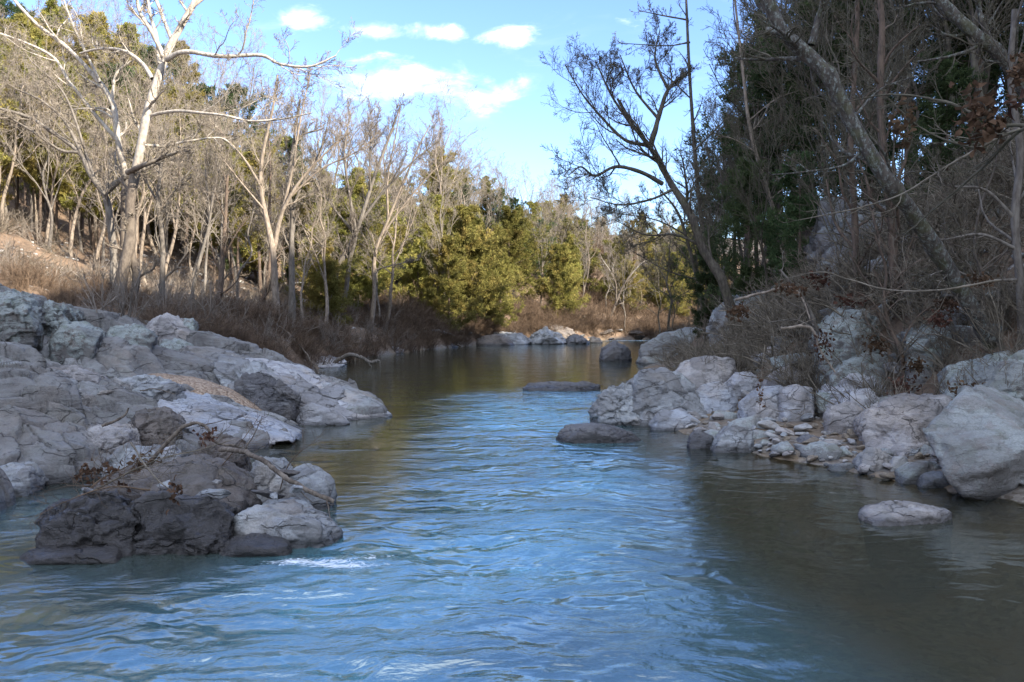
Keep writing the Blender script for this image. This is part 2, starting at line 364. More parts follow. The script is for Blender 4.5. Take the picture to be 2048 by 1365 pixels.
def water_mat():
    m, t, out = new_mat('river_water'); P, N = geo(t)
    rg = t.node('ShaderNodeAttribute', attribute_name='rough').outputs['Fac']
    fm = t.node('ShaderNodeAttribute', attribute_name='foam').outputs['Fac']
    dp = t.node('ShaderNodeAttribute', attribute_name='depth').outputs['Fac']
    warp = t.noise(P, .9, 3, .5, 0, out=1)
    Q = t.node('ShaderNodeVectorMath', operation='ADD', i_0=P, i_1=t.node('ShaderNodeVectorMath', operation='SCALE', i_0=warp, i_Scale=.8).outputs[0]).outputs[0]
    Qs = t.mapv(Q, sc=(.7, 1.3, 1))
    slick = t.ss(t.noise(t.mapv(Q, sc=(1, 1.8, 1)), 1.1, 3, .5, .6), .38, .62)      # glassy slicks between rippled water
    big = t.noise(t.mapv(Q, sc=(.8, 1.5, 1)), 1.3, 2, .5, .8)
    a = t.noise(Qs, 3.0, 2, .5, .3); b = t.noise(Qs, 9.5, 3, .55, .2); c = t.noise(Qs, 27, 3, .6)
    h = t.m('ADD', t.m('MULTIPLY', big, 1.5), t.m('MULTIPLY', a, .55))
    h = t.m('ADD', h, t.m('MULTIPLY', t.m('ADD', .25, slick), t.m('ADD', t.m('MULTIPLY', b, .23), t.m('MULTIPLY', c, .085))))
    nrm = t.bump(h, t.m('ADD', .06, t.m('MULTIPLY', rg, .46)), .13)
    lw = t.node('ShaderNodeFresnel', i_IOR=t.m('ADD', 1.42, t.m('MULTIPLY', rg, 2.2)), i_Normal=nrm)
    gl = t.node('ShaderNodeBsdfGlossy', i_Roughness=.045, i_Normal=nrm, i_Color=(.90, .98, 1, 1))
    silt_sky = t.node('ShaderNodeBsdfDiffuse', i_Color=t.mix(rg, (.065, .06, .036, 1), (.12, .30, .36, 1)))  # silt in calm water; in rough water reflected sky painted as blue
    tr = t.node('ShaderNodeBsdfTransparent', i_Color=(.70, .62, .42, 1))
    body = t.node('ShaderNodeMixShader', i_0=t.m('MAXIMUM', dp, t.m('MULTIPLY', rg, .8))); t.put(body.inputs[1], tr.outputs[0]); t.put(body.inputs[2], silt_sky.outputs[0])
    mx = t.node('ShaderNodeMixShader', i_0=lw.outputs[0]); t.put(mx.inputs[1], body.outputs[0]); t.put(mx.inputs[2], gl.outputs[0])
    fo = t.node('ShaderNodeBsdfDiffuse', i_Color=(.75, .80, .84, 1))
    fn = t.noise(t.mapv(Q, sc=(1, 2, 1)), 13, 6, .6, 1.0)
    ff = t.ss(t.m('ADD', t.m('MULTIPLY', fm, .55), t.m('MULTIPLY', fn, .7)), .68, .86)
    m2 = t.node('ShaderNodeMixShader', i_0=t.m('MULTIPLY', ff, t.ss(fm, .03, .25))); t.put(m2.inputs[1], mx.outputs[0]); t.put(m2.inputs[2], fo.outputs[0])
    t.put(out.inputs[0], m2.outputs[0]); return m
M['water'] = water_mat()

# ------------------------------------------------------------------ ground and water sheets
def axis(parts):
    """parts: (start, end, step) pieces"""
    r = [np.arange(a, b, s) for a, b, s in parts]; return np.concatenate(r+[[parts[-1][1]]])
def grid(xs, ys):
    X, Y = np.meshgrid(xs, ys); nx, ny = len(xs), len(ys)
    i = np.arange(nx*ny).reshape(ny, nx); F = np.stack([i[:-1, :-1], i[:-1, 1:], i[1:, 1:], i[1:, :-1]], -1).reshape(-1, 4)
    return X, Y, F
xs = axis([(-700, -100, 40), (-100, -40, 3), (-40, -16, .7), (-16, 16, .16), (16, 45, .6), (45, 110, 3), (110, 700, 40)])
ys = axis([(-120, -10, 5), (-10, 2, .6), (2, 40, .17), (40, 90, .7), (90, 180, 4), (180, 900, 40)])
X, Y, F = grid(xs, ys); Z = height(X, Y)
g = ob('ground', mesh('ground', np.stack([X, Y, Z], -1).reshape(-1, 3), F, M['ground'])); tag(g, kind='structure')

# distant ridge across the valley
X, Y, F = grid(np.linspace(-250, 420, 140), np.linspace(230, 420, 50))
Z = 50*np.exp(-((Y-320)/60)**2)*(0.9+0.13*n2(X, Y, .008, 9, 3))+n2(X, Y, .25, 11, 3)*1.7-8-np.clip(X-60, 0, 400)*.03
def hill_mat():
    m, t, out = new_mat('wooded_ridge'); P, N = geo(t); n = t.noise(P, .35, 6, .7); n1 = t.noise(P, .05, 3, .6)
    col = t.mix(t.ss(n, .4, .6), (.17, .14, .125, 1), (.085, .08, .075, 1)); col = t.mix(t.m('MULTIPLY', t.ss(n1, .5, .62), .6), col, (.06, .08, .03, 1))
    principled(t, out, col, .95, t.bump(n, 1, 2.0), spec=0); return m
g = ob('hills', mesh('hills', np.stack([X, Y, Z], -1).reshape(-1, 3), F, hill_mat())); tag(g, kind='structure')

yw = [2.6]
while yw[-1] < 22: yw.append(yw[-1]+max(.02, .0026*yw[-1]**1.25))
while yw[-1] < 115: yw.append(yw[-1]+.007*yw[-1])
xs = axis([(-26, -9, .35), (-9, -5, .06), (-5, 6.5, .03), (6.5, 10, .12), (10, 62, .6)])
ys = np.concatenate([axis([(-24, 0, 2), (0, 2.6, .2)])[:-1], yw])
X, Y, F = grid(xs, ys)
def blob(x, y, rx, ry): return np.exp(-(((X-x)/rx)**2+((Y-y)/ry)**2))
# the current: enters between the ledge tip and the grey boulder, runs to the left foreground
cx = np.interp(Y, [0, 4, 7, 10, 14, 18, 23, 30], [-1.2, -0.9, -0.3, .1, .2, .3, .6, 1.2]); cw = np.interp(Y, [0, 4, 7, 10, 14, 17, 21, 26], [3.4, 2.7, 1.9, 1.7, 1.9, 2.1, 2.2, 1.5])
rough = np.exp(-((X-cx)/cw)**4)*(1-smooth(Y, 20, 25)*.95)
rough = np.maximum(rough, .55*blob(-4, 4.5, 3, 2.2)); rough = np.maximum(rough, .75*blob(-4.4, 8.4, 1.2, 1.2))
rough = rough*(1-.85*blob(-2.6, 11.5, 1.15, 3.2)); rough = rough*(1-.55*blob(.35, 4.9, .9, .9))
rough = np.maximum(rough, .9*np.exp(-((Y-76)/5)**2)*smooth(X, -2, 2)); rough = np.maximum(rough, .05)
rough = np.clip(rough*(.85+.35*n2(X, Y, .6, 31, 3)), 0, 1)
wx = n2(X, Y, .35, 21, 3)*1.3; wy = n2(X, Y, .35, 22, 3)*1.3
P3 = np.stack([(X+wx)*.8, (Y+wy)*1.15, X*0], -1)
near = np.exp(-np.clip(Y-3, 0, 99)/14)
Z = rough*near*(fbm(P3*1.5, 3, 23)*.050+(0.5-np.abs(fbm(P3*2.6, 4, 24)))*.042+fbm(P3*7.0, 3, 25)*.006)+n2(X, Y, .5, 26, 2)*.006
Z = Z-.035*blob(-.2, 14.9, .9, .35)+.03*blob(.1, 14.2, 1.2, .3)     # the tongue where the two sides meet
foam = .8*blob(-1.75, 6.6, .5, .16)+.6*blob(-1.2, 6.45, .55, .12)+.45*blob(-.6, 6.2, .7, .10)+.4*blob(-.2, 14.7, 1.1, .14)+.6*blob(-1.1, 6.75, .3, .15)+.45*blob(-2.5, 16.3, .5, .14)+.4*blob(-2.9, 6.4, .6, .10)+.35*blob(3.35, 12.0, .22, .12)+.7*np.exp(-((Y-77)/2.2)**2)*smooth(X, 2, 5)+.3*blob(-3.3, 4.3, .8, .35)+.22*rough*smooth(n2(X, Y, 1.2, 40, 3), .1, .6)
depth = smooth(-height(X, Y, False), .2, 1.0)*.55+.18
g = ob('water', mesh('water', np.stack([X, Y, Z], -1).reshape(-1, 3), F, M['water'], attrs={'rough': rough, 'foam': np.clip(foam, 0, 1), 'depth': depth})); tag(g, kind='structure')

# ------------------------------------------------------------------ rocks
ICO = {}
def ico(sub):
    if sub not in ICO:
        bm = bmesh.new(); bmesh.ops.create_icosphere(bm, subdivisions=sub, radius=1.0)
        V = np.array([v.co[:] for v in bm.verts]); F = np.array([[v.index for v in f.verts] for f in bm.faces]); bm.free()
        ICO[sub] = (V/np.linalg.norm(V, axis=1, keepdims=True), F)
    return ICO[sub]
def hull_planes(pts):
    bm = bmesh.new()
    for p in pts: bm.verts.new(tuple(p))
    bmesh.ops.convex_hull(bm, input=bm.verts); bm.normal_update()
    pl = [(np.array(f.normal[:]), np.array(f.verts[0].co[:])) for f in bm.faces if f.calc_area() > 1e-9]; bm.free()
    return np.array([a for a, b in pl]), np.array([b for a, b in pl])
def rock_mesh(name, pts, mat, sub=5, k=220.0, cuts=3, rough=1.0, seed=0, blocks=0.5, strata=0.0, tilt=(0.2, 0.3, 1.0)):
    pts = np.array(pts, float); lo, hi = pts.min(0), pts.max(0); c = (lo+hi)/2; ext = (hi-lo)/2; size = float(np.cbrt(np.prod(ext)))*2
    q = (pts-c)/ext; N, B = hull_planes(q); off = np.einsum('ij,ij->i', N, B); flip = np.sign(off); N = N*flip[:, None]; off = np.abs(off)
    keep = off > 1e-4; N, off = N[keep], off[keep]
    if cuts:                                     # broken faces: flat planes that slice the hull
        rr = np.random.default_rng(seed+900); n_ = rr.normal(size=(cuts, 3)); n_[:, 2] = np.abs(n_[:, 2])*.75; n_[:, 0] *= .85; n_[:, 1] = -np.abs(n_[:, 1])-.75; n_ /= np.linalg.norm(n_, axis=1, keepdims=True)
        N = np.concatenate([N, n_]); off = np.concatenate([off, (q@n_.T).max(0)*rr.uniform(.80, .95, cuts)])
    D, F = ico(sub)
    s = D@N.T/off[None, :]                       # r = 1/max(s): a soft maximum rounds the arrises
    s = np.maximum(s, 1e-3); mx = s.max(1, keepdims=True); r = 1.0/(mx[:, 0]*np.mean((s/mx)**k, axis=1)**(1.0/k)*len(off)**(1.0/k))
    V = D*r[:, None]*ext+c
    nrm = D/ext; nrm /= np.linalg.norm(nrm, axis=1, keepdims=True)
    w_ = V/size+seed*7.77
    disp = fbm(w_*1.6, 4, seed)*.016*rough+fbm(w_*7.5, 4, seed+5)*.012*rough
    tone = 0
    if blocks:                                   # joint blocks: broken faces in two sizes, parted by grooves
        wj = w_+fbm(w_*2.2, 3, seed+8)[:, None]*.12
        f1, f2, fv = facets(wj*np.array([1.9, 1.9, 2.6]), seed+3); disp += (fv*.042-.024*(1-smooth(f2-f1, 0, .05)))*(.25+blocks); tone = smooth(fv, -.3, .8)*.8
        f1, f2, fv = facets(wj*np.array([4.6, 4.6, 6.5])+3.3, seed+6); disp += (fv*.042-.012*(1-smooth(f2-f1, 0, .06)))*(.3+blocks)
        f1, f2, fv = facets(wj*np.array([12, 12, 16])+3.3, seed+7); disp += fv*.014*(.4+blocks)
    if strata:
        tv = np.array(tilt); tv = tv/np.linalg.norm(tv); a = w_@tv*9+fbm(w_*2, 3, seed+9)*1.2
        disp += strata*.03*(np.abs((a % 1)-.5)*2-.5)
    V = V+nrm*(disp*size)[:, None]; TONE[0] = tone
    return V, F
ROCKS = {}; TONE = [0]
def outline_pts(out, d, th, front=0.72, seed=0, down=.35):
    """a closed outline seen from the bank becomes its widest section; a few corners in front and behind make big broken faces"""
    out = np.array(out, float); rr = np.random.default_rng(seed+500); x0, x1 = out[:, 0].min(), out[:, 0].max(); y0, base = out[:, 1].min(), out[:, 1].max(); w_, h_ = x1-x0, base-y0; P = []
    dm = d+th*.42
    for x, y in out: P.append(PX(x, y, dm+th*rr.uniform(-.16, .16)*(y < base-8)))
    lo_ = x0+w_*(1-front)*.5
    for k, (u, v) in enumerate([(rr.uniform(.04, .16), .04), (rr.uniform(.84, .96), .04), (rr.uniform(.18, .45), rr.uniform(.35, .62)), (rr.uniform(.5, .8), rr.uniform(.45, .75))]):
        P.append(PX(lo_+w_*front*u, base-h_*v, d+th*(.0 if k < 2 else rr.uniform(.0, .2))))
    for u, v in [(.15, .5), (.5, .85), (.85, .5)]:
        q = PX(x0+w_*(.12+.76*u), base-h_*v*rr.uniform(.8, 1), dm); q[1] = d+th; P.append(q)
    P = np.array(P); lo = P[:, 2].min(); f = P[P[:, 2] < lo+.35*(P[:, 2].max()-lo)]
    return np.concatenate([P, np.stack([f[:, 0], f[:, 1], f[:, 2]*0+lo-down], -1)])
def rock(name, label, cat, mat, out, d, th, group=None, sub=5, seed=None, kind=None, pts=None, **kw):
    seed = len(ROCKS)+3 if seed is None else seed
    down = kw.pop('down', .3); front = kw.pop('front', .9)
    P = outline_pts(out, d, th, front, seed, down=down) if pts is None else np.array(pts)
    V, F = rock_mesh(name, P, M[mat], sub=sub, seed=seed, **kw)
    org = V.mean(0); me = mesh(name, V-org, F, M[mat], attrs={'tone': TONE[0]+np.zeros(len(V))}); o = ob(name, me); o.location = org
    tag(o, label, cat, group, kind); ROCKS[label] = o; return o

# --- right bank and mid river
rock('boulder', 'huge tilted slab boulder with flat pale green-grey face at the right water edge', 'boulder', 'lichen', None, 0, 0, sub=6, seed=11, k=200, cuts=0, rough=.7, blocks=.45,
     pts=[PX(1842,858,9.5), PX(1925,782,10.0), PX(2052,850,9.4), PX(2080,880,9.1), PX(2004,930,8.7), PX(1940,1003,8.85), PX(1888,945,9.0), PX(2120,1010,10.0),
          PX(1990,775,11.2), PX(2150,840,11.2), PX(2210,900,10.6), PX(2200,1040,10.4), PX(1960,1000,10.6), PX(1900,850,11.2)])
rock('boulder', 'broad pinkish boulder behind the left side of the huge tilted slab', 'boulder', 'pink', [(1722,858),(1742,815),(1800,795),(1895,793),(1925,850),(1905,925),(1800,932),(1745,905)], 10.8, 1.9, sub=6, blocks=.5)
rock('boulder', 'large grey wedge boulder jutting into the river before the cobble bar', 'boulder', 'slate', [(1238,790),(1255,762),(1285,737),(1330,738),(1372,752),(1432,845),(1425,862),(1300,862),(1262,830)], 15.0, 1.9, sub=6, k=40, blocks=.25, strata=.3, tilt=(.6,.1,.9))
rock('boulder', 'dark fissured boulder leaning on the left side of the large grey wedge', 'boulder', 'slate', [(1182,824),(1198,792),(1222,776),(1262,768),(1308,800),(1288,838),(1270,848),(1210,840)], 15.1, 1.2, sub=6, blocks=.7, strata=.8, tilt=(.8,.1,.8))
rock('rock', 'low smooth blue-grey rock at the foot of the large grey wedge', 'rock', 'blue', [(1298,848),(1318,824),(1362,816),(1398,838),(1412,860),(1385,866),(1312,862)], 14.4, .7, blocks=.2)
rock('rock', 'dark flat fissured rock standing midstream in the blue current', 'rock', 'dark', [(1104,888),(1114,868),(1130,850),(1170,846),(1225,852),(1270,872),(1292,886)], 12.9, .95, sub=6, k=60, blocks=.35, strata=.25, front=.85, rough=.6)
rock('rock', 'long low flat dark rock lying across the middle of the calm reach', 'rock', 'dark', [(1044,777),(1056,766),(1110,763),(1170,764),(1201,770),(1203,784),(1060,782)], 22.4, 1.1, blocks=.2, front=.9, rough=.5)
rock('rock', 'angular grey rock with a sharp upright edge at the cobble bar tip', 'rock', 'slate', [(1418,902),(1452,856),(1470,850),(1506,858),(1512,905),(1480,908)], 12.0, .8, blocks=.3, k=50, rough=.6)
rock('rock', 'small dark rock half sunk left of the sharp-edged angular rock', 'rock', 'dark', [(1372,893),(1380,868),(1398,860),(1425,872),(1432,896)], 12.4, .5, blocks=.4)
rock('boulder', 'rounded pinkish-lilac boulder at the back of the bar below the brush', 'boulder', 'pink', [(1342,748),(1366,722),(1428,711),(1470,722),(1476,750),(1450,776),(1380,782)], 17.2, 1.5, blocks=.2)
rock('rock', 'pale bluish rock between the grey wedge and the big pale double boulder', 'rock', 'blue', [(1380,792),(1400,768),(1438,762),(1472,786),(1478,822),(1440,842),(1400,835)], 15.6, 1.0, blocks=.2)
rock('rock', 'small pale rock tucked right of the pinkish-lilac boulder', 'rock', 'pale', [(1446,768),(1470,745),(1508,742),(1522,762),(1510,790),(1460,790)], 16.6, .8, blocks=.2)
rock('boulder', 'large pale blue-white cleft boulder in the middle of the cobble bar', 'boulder', 'blue', [(1474,838),(1478,806),(1510,780),(1556,770),(1590,782),(1600,820),(1560,846),(1500,850)], 14.2, 1.1, sub=6, blocks=.35)
rock('boulder', 'pale blue-white boulder joined to the right side of the cleft boulder', 'boulder', 'blue', [(1556,822),(1560,780),(1592,768),(1624,778),(1632,812),(1612,830),(1575,832)], 14.0, .9, blocks=.3)
rock('boulder', 'domed pink and grey boulder above the pale cleft boulder', 'boulder', 'pink', [(1522,778),(1542,746),(1580,732),(1618,748),(1632,784),(1600,800),(1545,798)], 15.6, 1.2, blocks=.3)
rock('boulder', 'long pale slanting boulder under the brush above the cobbles', 'boulder', 'pale', [(1634,800),(1650,770),(1700,744),(1758,738),(1790,776),(1760,820),(1690,826)], 13.9, 1.5, sub=6, blocks=.3, strata=.4, tilt=(.3,.1,-.9))
rock('rock', 'smooth pinkish rock just above the tan cobbles', 'rock', 'pink', [(1648,838),(1660,812),(1700,802),(1732,816),(1738,842),(1700,854)], 12.6, .7, blocks=.2)
rock('boulder', 'light grey boulder right of the smooth pinkish rock', 'boulder', 'pale', [(1672,812),(1700,780),(1740,775),(1766,800),(1762,835),(1720,842)], 13.2, .9, blocks=.3)
rock('rock', 'low whitish flat-topped rock at the cobble bar waterline', 'rock', 'white', [(1603,906),(1618,886),(1660,878),(1708,882),(1728,898),(1722,914),(1640,914)], 11.7, .55, blocks=.15)
rock('rock', 'dark blue wet rock at the left end of the low whitish rock', 'rock', 'dark', [(1590,894),(1598,874),(1618,868),(1645,876),(1640,898)], 12.0, .4, blocks=.3)
rock('rock', 'striped blue-grey rock standing in shallow water below the pinkish boulder', 'rock', 'slate', [(1708,944),(1716,912),(1742,893),(1768,902),(1800,936),(1788,950),(1730,952)], 10.3, .6, blocks=.3, strata=1.2, tilt=(.8,.2,-.6))
rock('rock', 'flat angular pale rock left of the huge tilted slab foot', 'rock', 'lichen', [(1788,968),(1796,944),(1830,926),(1868,922),(1888,940),(1880,962),(1830,972)], 9.7, .6, blocks=.2, k=50, rough=.6)
rock('rock', 'thin grey rock pressed against the huge tilted slab foot', 'rock', 'slate', [(1828,972),(1850,950),(1890,944),(1920,960),(1915,976)], 9.5, .5, blocks=.2)
rock('rock', 'small round pale rock between striped rock and flat angular rock', 'rock', 'white', [(1778,935),(1786,916),(1806,912),(1824,926),(1820,942),(1792,944)], 10.2, .3, blocks=.1)
rock('rock', 'low pinkish slab barely above water in the right foreground', 'rock', 'pink', [(1716,1030),(1735,1014),(1790,1008),(1860,1012),(1902,1020),(1906,1050),(1880,1060),(1790,1044)], 7.75, .75, sub=6, blocks=.35, rough=.6, front=.9)
rock('boulder', 'big pale green lichen boulder high under the leaning brown brush', 'boulder', 'lichen2', [(1622,700),(1636,650),(1672,618),(1732,614),(1776,640),(1790,690),(1740,712),(1660,722)], 15.0, 2.0, sub=6, blocks=.4, down=.6)
rock('boulder', 'upper lichen boulder perched right above the big lichen boulder', 'boulder', 'lichen2', [(1764,650),(1772,606),(1800,592),(1826,604),(1836,650),(1800,668)], 15.6, 1.2, blocks=.4, down=.6)
rock('boulder', 'wide lichen-spotted ledge boulder right of the big lichen boulder', 'boulder', 'lichen2', [(1800,700),(1806,668),(1850,645),(1930,632),(1968,652),(1960,694),(1880,712)], 13.6, 1.8, sub=6, blocks=.5, down=.6)
rock('boulder', 'steep pale lichen boulder cut off by the right frame edge', 'boulder', 'lichen2', [(1886,806),(1930,760),(2020,712),(2100,690),(2160,760),(2140,840),(2000,838)], 10.9, 1.8, sub=6, blocks=.3, down=.6)
rock('boulder', 'grey lichen boulder below the wide lichen-spotted ledge', 'boulder', 'lichen2', [(1884,762),(1892,728),(1930,722),(1996,738),(2004,770),(1950,784)], 12.2, 1.0, blocks=.4, down=.5)
rock('boulder', 'round mossy lichen boulder high on the bank at right edge', 'boulder', 'lichen2', [(1980,656),(1986,606),(2020,580),(2056,592),(2078,650),(2030,668)], 13.5, 1.2, blocks=.5, down=.8)
rock('boulder', 'mossy lichen boulder at the right edge beneath the round one', 'boulder', 'lichen2', [(1990,700),(2010,664),(2060,650),(2100,700),(2050,722)], 12.8, 1.2, blocks=.5, down=.8)
rock('rock', 'low lichen slab beneath the big lichen boulder overhang', 'rock', 'lichen2', [(1650,748),(1690,716),(1750,700),(1800,716),(1810,744),(1740,760)], 14.4, 1.2, blocks=.5, down=.5)
rock('boulder', 'bulky lichen-crusted boulder on the far right bank by the calm pool', 'boulder', 'lichen', [(1272,726),(1282,692),(1322,668),(1390,654),(1426,662),(1434,690),(1404,716),(1340,734)], 35.5, 4.0, sub=6, blocks=.3)
rock('boulder', 'dark rounded boulder in the pool left of the lichen-crusted boulder', 'boulder', 'dark', [(1196,722),(1204,696),(1232,682),(1258,694),(1264,722)], 38.5, 2.2, blocks=.3)
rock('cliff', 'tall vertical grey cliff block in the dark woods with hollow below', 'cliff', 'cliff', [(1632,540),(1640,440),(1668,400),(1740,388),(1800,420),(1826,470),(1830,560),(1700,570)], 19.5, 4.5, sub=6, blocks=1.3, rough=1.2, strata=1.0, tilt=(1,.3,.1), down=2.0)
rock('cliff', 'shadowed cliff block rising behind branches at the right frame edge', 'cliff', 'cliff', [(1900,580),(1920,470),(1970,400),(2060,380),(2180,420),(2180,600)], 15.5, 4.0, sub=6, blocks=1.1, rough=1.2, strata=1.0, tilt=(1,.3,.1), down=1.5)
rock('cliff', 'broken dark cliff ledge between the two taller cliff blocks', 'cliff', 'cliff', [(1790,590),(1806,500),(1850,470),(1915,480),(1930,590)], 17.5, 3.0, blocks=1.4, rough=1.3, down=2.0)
rock('ledge', 'grey lichen ledge under the leaning trunk on the right bank', 'ledge', 'lichen', [(1424,664),(1440,612),(1490,584),(1560,574),(1580,610),(1520,660)], 27, 4, sub=6, blocks=.9, down=1.0)
rock('rock', 'lichen rock low in the brush right of the leaning trunk foot', 'rock', 'lichen', [(1478,700),(1500,682),(1540,684),(1552,704)], 22, 1.2, blocks=.6)
# --- far reach
rock('boulder', 'smooth warm grey dome at the far pool, left of the pair', 'boulder', 'brown', [(946,692),(956,674),(990,668),(1020,680),(1034,694)], 62, 3.0, blocks=.3)
rock('boulder', 'longer pale ridged boulder behind the smooth warm dome', 'boulder', 'slate', [(975,672),(992,664),(1040,666),(1066,682),(1064,692),(1000,692)], 64, 4, blocks=.5, strata=.8)
rock('boulder', 'jagged bluish rock pile at the foot of the far rapid', 'boulder', 'slate', [(1052,688),(1066,664),(1090,655),(1126,672),(1136,688)], 65, 4, blocks=1.2)
rock('rock', 'dark notched rock right beside the far white rapid', 'rock', 'dark', [(1122,690),(1136,672),(1162,670),(1182,684),(1178,692)], 66, 3, blocks=1.0)
rock('rock', 'small tan rock rightmost at the far white rapid', 'rock', 'tan', [(1176,684),(1184,674),(1198,676),(1206,685)], 69, 2, blocks=.5)
rock('rock', 'brown shelf of rock behind the far jagged pile', 'rock', 'brown', [(1040,668),(1060,650),(1110,648),(1150,664),(1150,674)], 71, 4, blocks=1.2)
rock('ledge', 'flat white shelf rock at the left edge of the far pool', 'ledge', 'pale', [(752,706),(764,697),(790,692),(808,700),(804,708)], 47.5, 2.2, blocks=.7)
rock('ledge', 'low pale shelf rock below the brush where the pool narrows', 'ledge', 'pale', [(612,738),(626,718),(660,714),(688,728),(690,736)], 33, 3.5, blocks=.7)
rock('slab', 'slanting brown rock slab on the sunlit leaf-covered bank', 'slab', 'brown', [(815,640),(830,628),(866,640),(900,662),(880,668)], 58, 3, blocks=.6)
rock('slab', 'brown slanting rock slab on the sunlit bank behind the other', 'slab', 'brown', [(870,628),(892,618),(930,628),(940,650),(900,652)], 66, 3, blocks=.6)
for i, (px, py, d, lab) in enumerate([(700, 690, 46, 'small dark rock under brush left of the far pool'), (880, 690, 58, 'low brown rock shelf under the far left brush'), (850, 682, 60, 'thin grey shelf rock under the brush beside the far pool')]):
    rock('rock', lab, 'rock', ['dark', 'brown', 'slate'][i], [(px-34, py+6), (px-20, py-3), (px+10, py-6), (px+40, py+6)], d, 3, blocks=.8)

# --- cobbles of the bar, scattered over its slope
COB = []; COBO = []
cr = np.random.default_rng(5)
protos = {}
for mt in ('tan', 'white', 'slate', 'pink'):
    for v in range(3):
        q = cr.normal(size=(14, 3)); q /= np.linalg.norm(q, axis=1, keepdims=True); q *= np.array([1, .75, .55])
        V, F = rock_mesh('cobble', q, None, sub=4, seed=40+v, blocks=.15, rough=.9, k=14, cuts=4); protos[mt, v] = mesh('cobble', V*.5, F, M[mt])
tries = 0
dd_ = np.arange(8.5, 24, .1)
while len(COB) < 290 and tries < 9000:
    tries += 1
    px = cr.uniform(1380, 1890); py = cr.uniform(800, 960)
    if py > 868+(px-1380)*.26: continue
    x_ = (px-1024)/FOC*dd_; k = np.nonzero(height(x_, dd_) >= CAM_H+(HOR-py)/FOC*dd_-.02)[0]
    if not len(k): continue
    d = float(dd_[k[0]]); p = PX(px, py, d); s = float(cr.choice([.13, .20, .29, .42], p=[.3, .32, .24, .14]))*cr.uniform(.8, 1.25); gz = hz(p[0], p[1])
    if gz < -.12 or gz > .75: continue
    if any((p[0]-a)**2+(p[1]-b)**2 < (.38*(s+c))**2 for a, b, c in COB): continue
    mt = cr.choice(['tan', 'white', 'slate', 'pink'], p=[.45, .18, .22, .15])
    COB.append((p[0], p[1], s)); o = ob('cobble', protos[mt, int(cr.integers(3))]); o.location = (p[0], p[1], max(gz, -.03)+s*.14)
    o.scale = (s*cr.uniform(.9, 1.3), s*cr.uniform(.8, 1.1), s*cr.uniform(.7, 1)); o.rotation_euler = (cr.uniform(-.3, .3), cr.uniform(-.3, .3), cr.uniform(0, 6.3)); COBO.append((o, mt, s, px, py))

# --- angular blocks piled between the named boulders and up the slope
BLK = []
bp = {}
for mt in ('slate', 'pink', 'pale', 'lichen', 'lichen2', 'blue', 'brown', 'dark'):
    for v in range(3):
        q = cr.normal(size=(9, 3)); q /= np.linalg.norm(q, axis=1, keepdims=True); q *= np.array([1, .8, .65])
        V, F = rock_mesh('rock', q, None, sub=5, seed=60+v+len(bp), blocks=.3, rough=.8, k=160, cuts=6); bp[mt, v] = mesh('rock', V*.5, F, M[mt], attrs={'tone': TONE[0]+np.zeros(len(V))})
spots = []
while len(BLK) < 95:
    up = cr.random() < .5
    y = cr.uniform(10.5, 20.5); dr = cr.uniform(.3, 3.0) if not up else cr.uniform(2.6, 6.0); x = float(bankR(y))+dr; px = x/y*FOC+1024
    if px > 2120 or (1380 < px < 1760 and hz(x, y) < .3): continue
    s = cr.uniform(.3, .75) if not up else cr.uniform(.35, 1.15)
    if any((x-a)**2+(y-b)**2 < (.36*(s+c))**2 for a, b, c in spots): continue
    spots.append((x, y, s)); mt = cr.choice(['slate', 'pink', 'pale', 'blue', 'lichen'] if not up else ['lichen2', 'lichen', 'lichen2', 'slate'])
    o = ob('rock', bp[mt, int(cr.integers(3))]); o.location = (x, y, hz(x, y)+s*.12); o.scale = (s*cr.uniform(.9, 1.3), s*cr.uniform(.8, 1.1), s*cr.uniform(.7, 1.05)); o.rotation_euler = (cr.uniform(-.4, .4), cr.uniform(-.4, .4), cr.uniform(0, 6.3))
    BLK.append((o, mt, s, px, up))

# --- left bank bedrock: one ledge surface through surveyed points
CP = np.array([list(PX(a, b, (2.0-z)*FOC/(b-HOR) if b != HOR and dd is None else dd)[:2])+[z] for a, b, z, dd in [
    (790,834,-.02,None),(700,852,-.02,None),(600,866,-.03,None),(560,893,-.03,None),(500,897,-.03,None),(750,800,.32,None),(650,760,.72,None),(560,728,1.0,None),(480,716,1.15,None),
    (400,702,1.3,None),(330,692,1.42,None),(200,655,1.9,16),(100,618,2.25,18),(0,592,2.5,17),(640,800,.35,None),(600,780,.5,None),(560,840,.08,None),(480,800,.55,None),(450,780,.7,None),(300,742,1.05,None),(150,742,1.12,None),(0,735,1.28,None),
    (300,832,.5,None),(150,805,.78,None),(0,785,.98,None),(0,862,.55,None),(200,872,.38,None),(400,852,.28,None),(500,872,.12,None),(0,962,.12,None),(110,960,.08,None),(300,905,.2,None),(440,893,.02,None),
    (60,1000,-.08,None),(200,985,-.05,None),(380,940,.0,None),(520,920,-.12,None),(650,890,-.35,None),(800,850,-.3,None),(850,835,-.4,None),(-150,600,2.9,16),(-200,700,1.8,None),(-250,800,1.2,None),(-300,960,.4,None),(-300,1040,-.1,None),(330,1000,-.2,None)]]
    + [[-1.5,18.5,-.4],[-2.8,19.5,-.3],[-4.6,20.5,-.1],[-6,21.5,.5],[-8,22,1.2],[-11,22,1.9],[-14,22,2.6],[-14,17,3.2],[-14,12,1.9],[-13,9,.8]])
def tps(P, Q):
    d = np.linalg.norm(P[:, None]-Q[None], axis=-1); return d*d*np.log(d+1e-9)
n = len(CP); A = np.zeros((n+3, n+3)); A[:n, :n] = tps(CP[:, :2], CP[:, :2])+np.eye(n)*.25; A[:n, n] = 1; A[:n, n+1:] = CP[:, :2]; A[n:, :n] = A[:n, n:].T
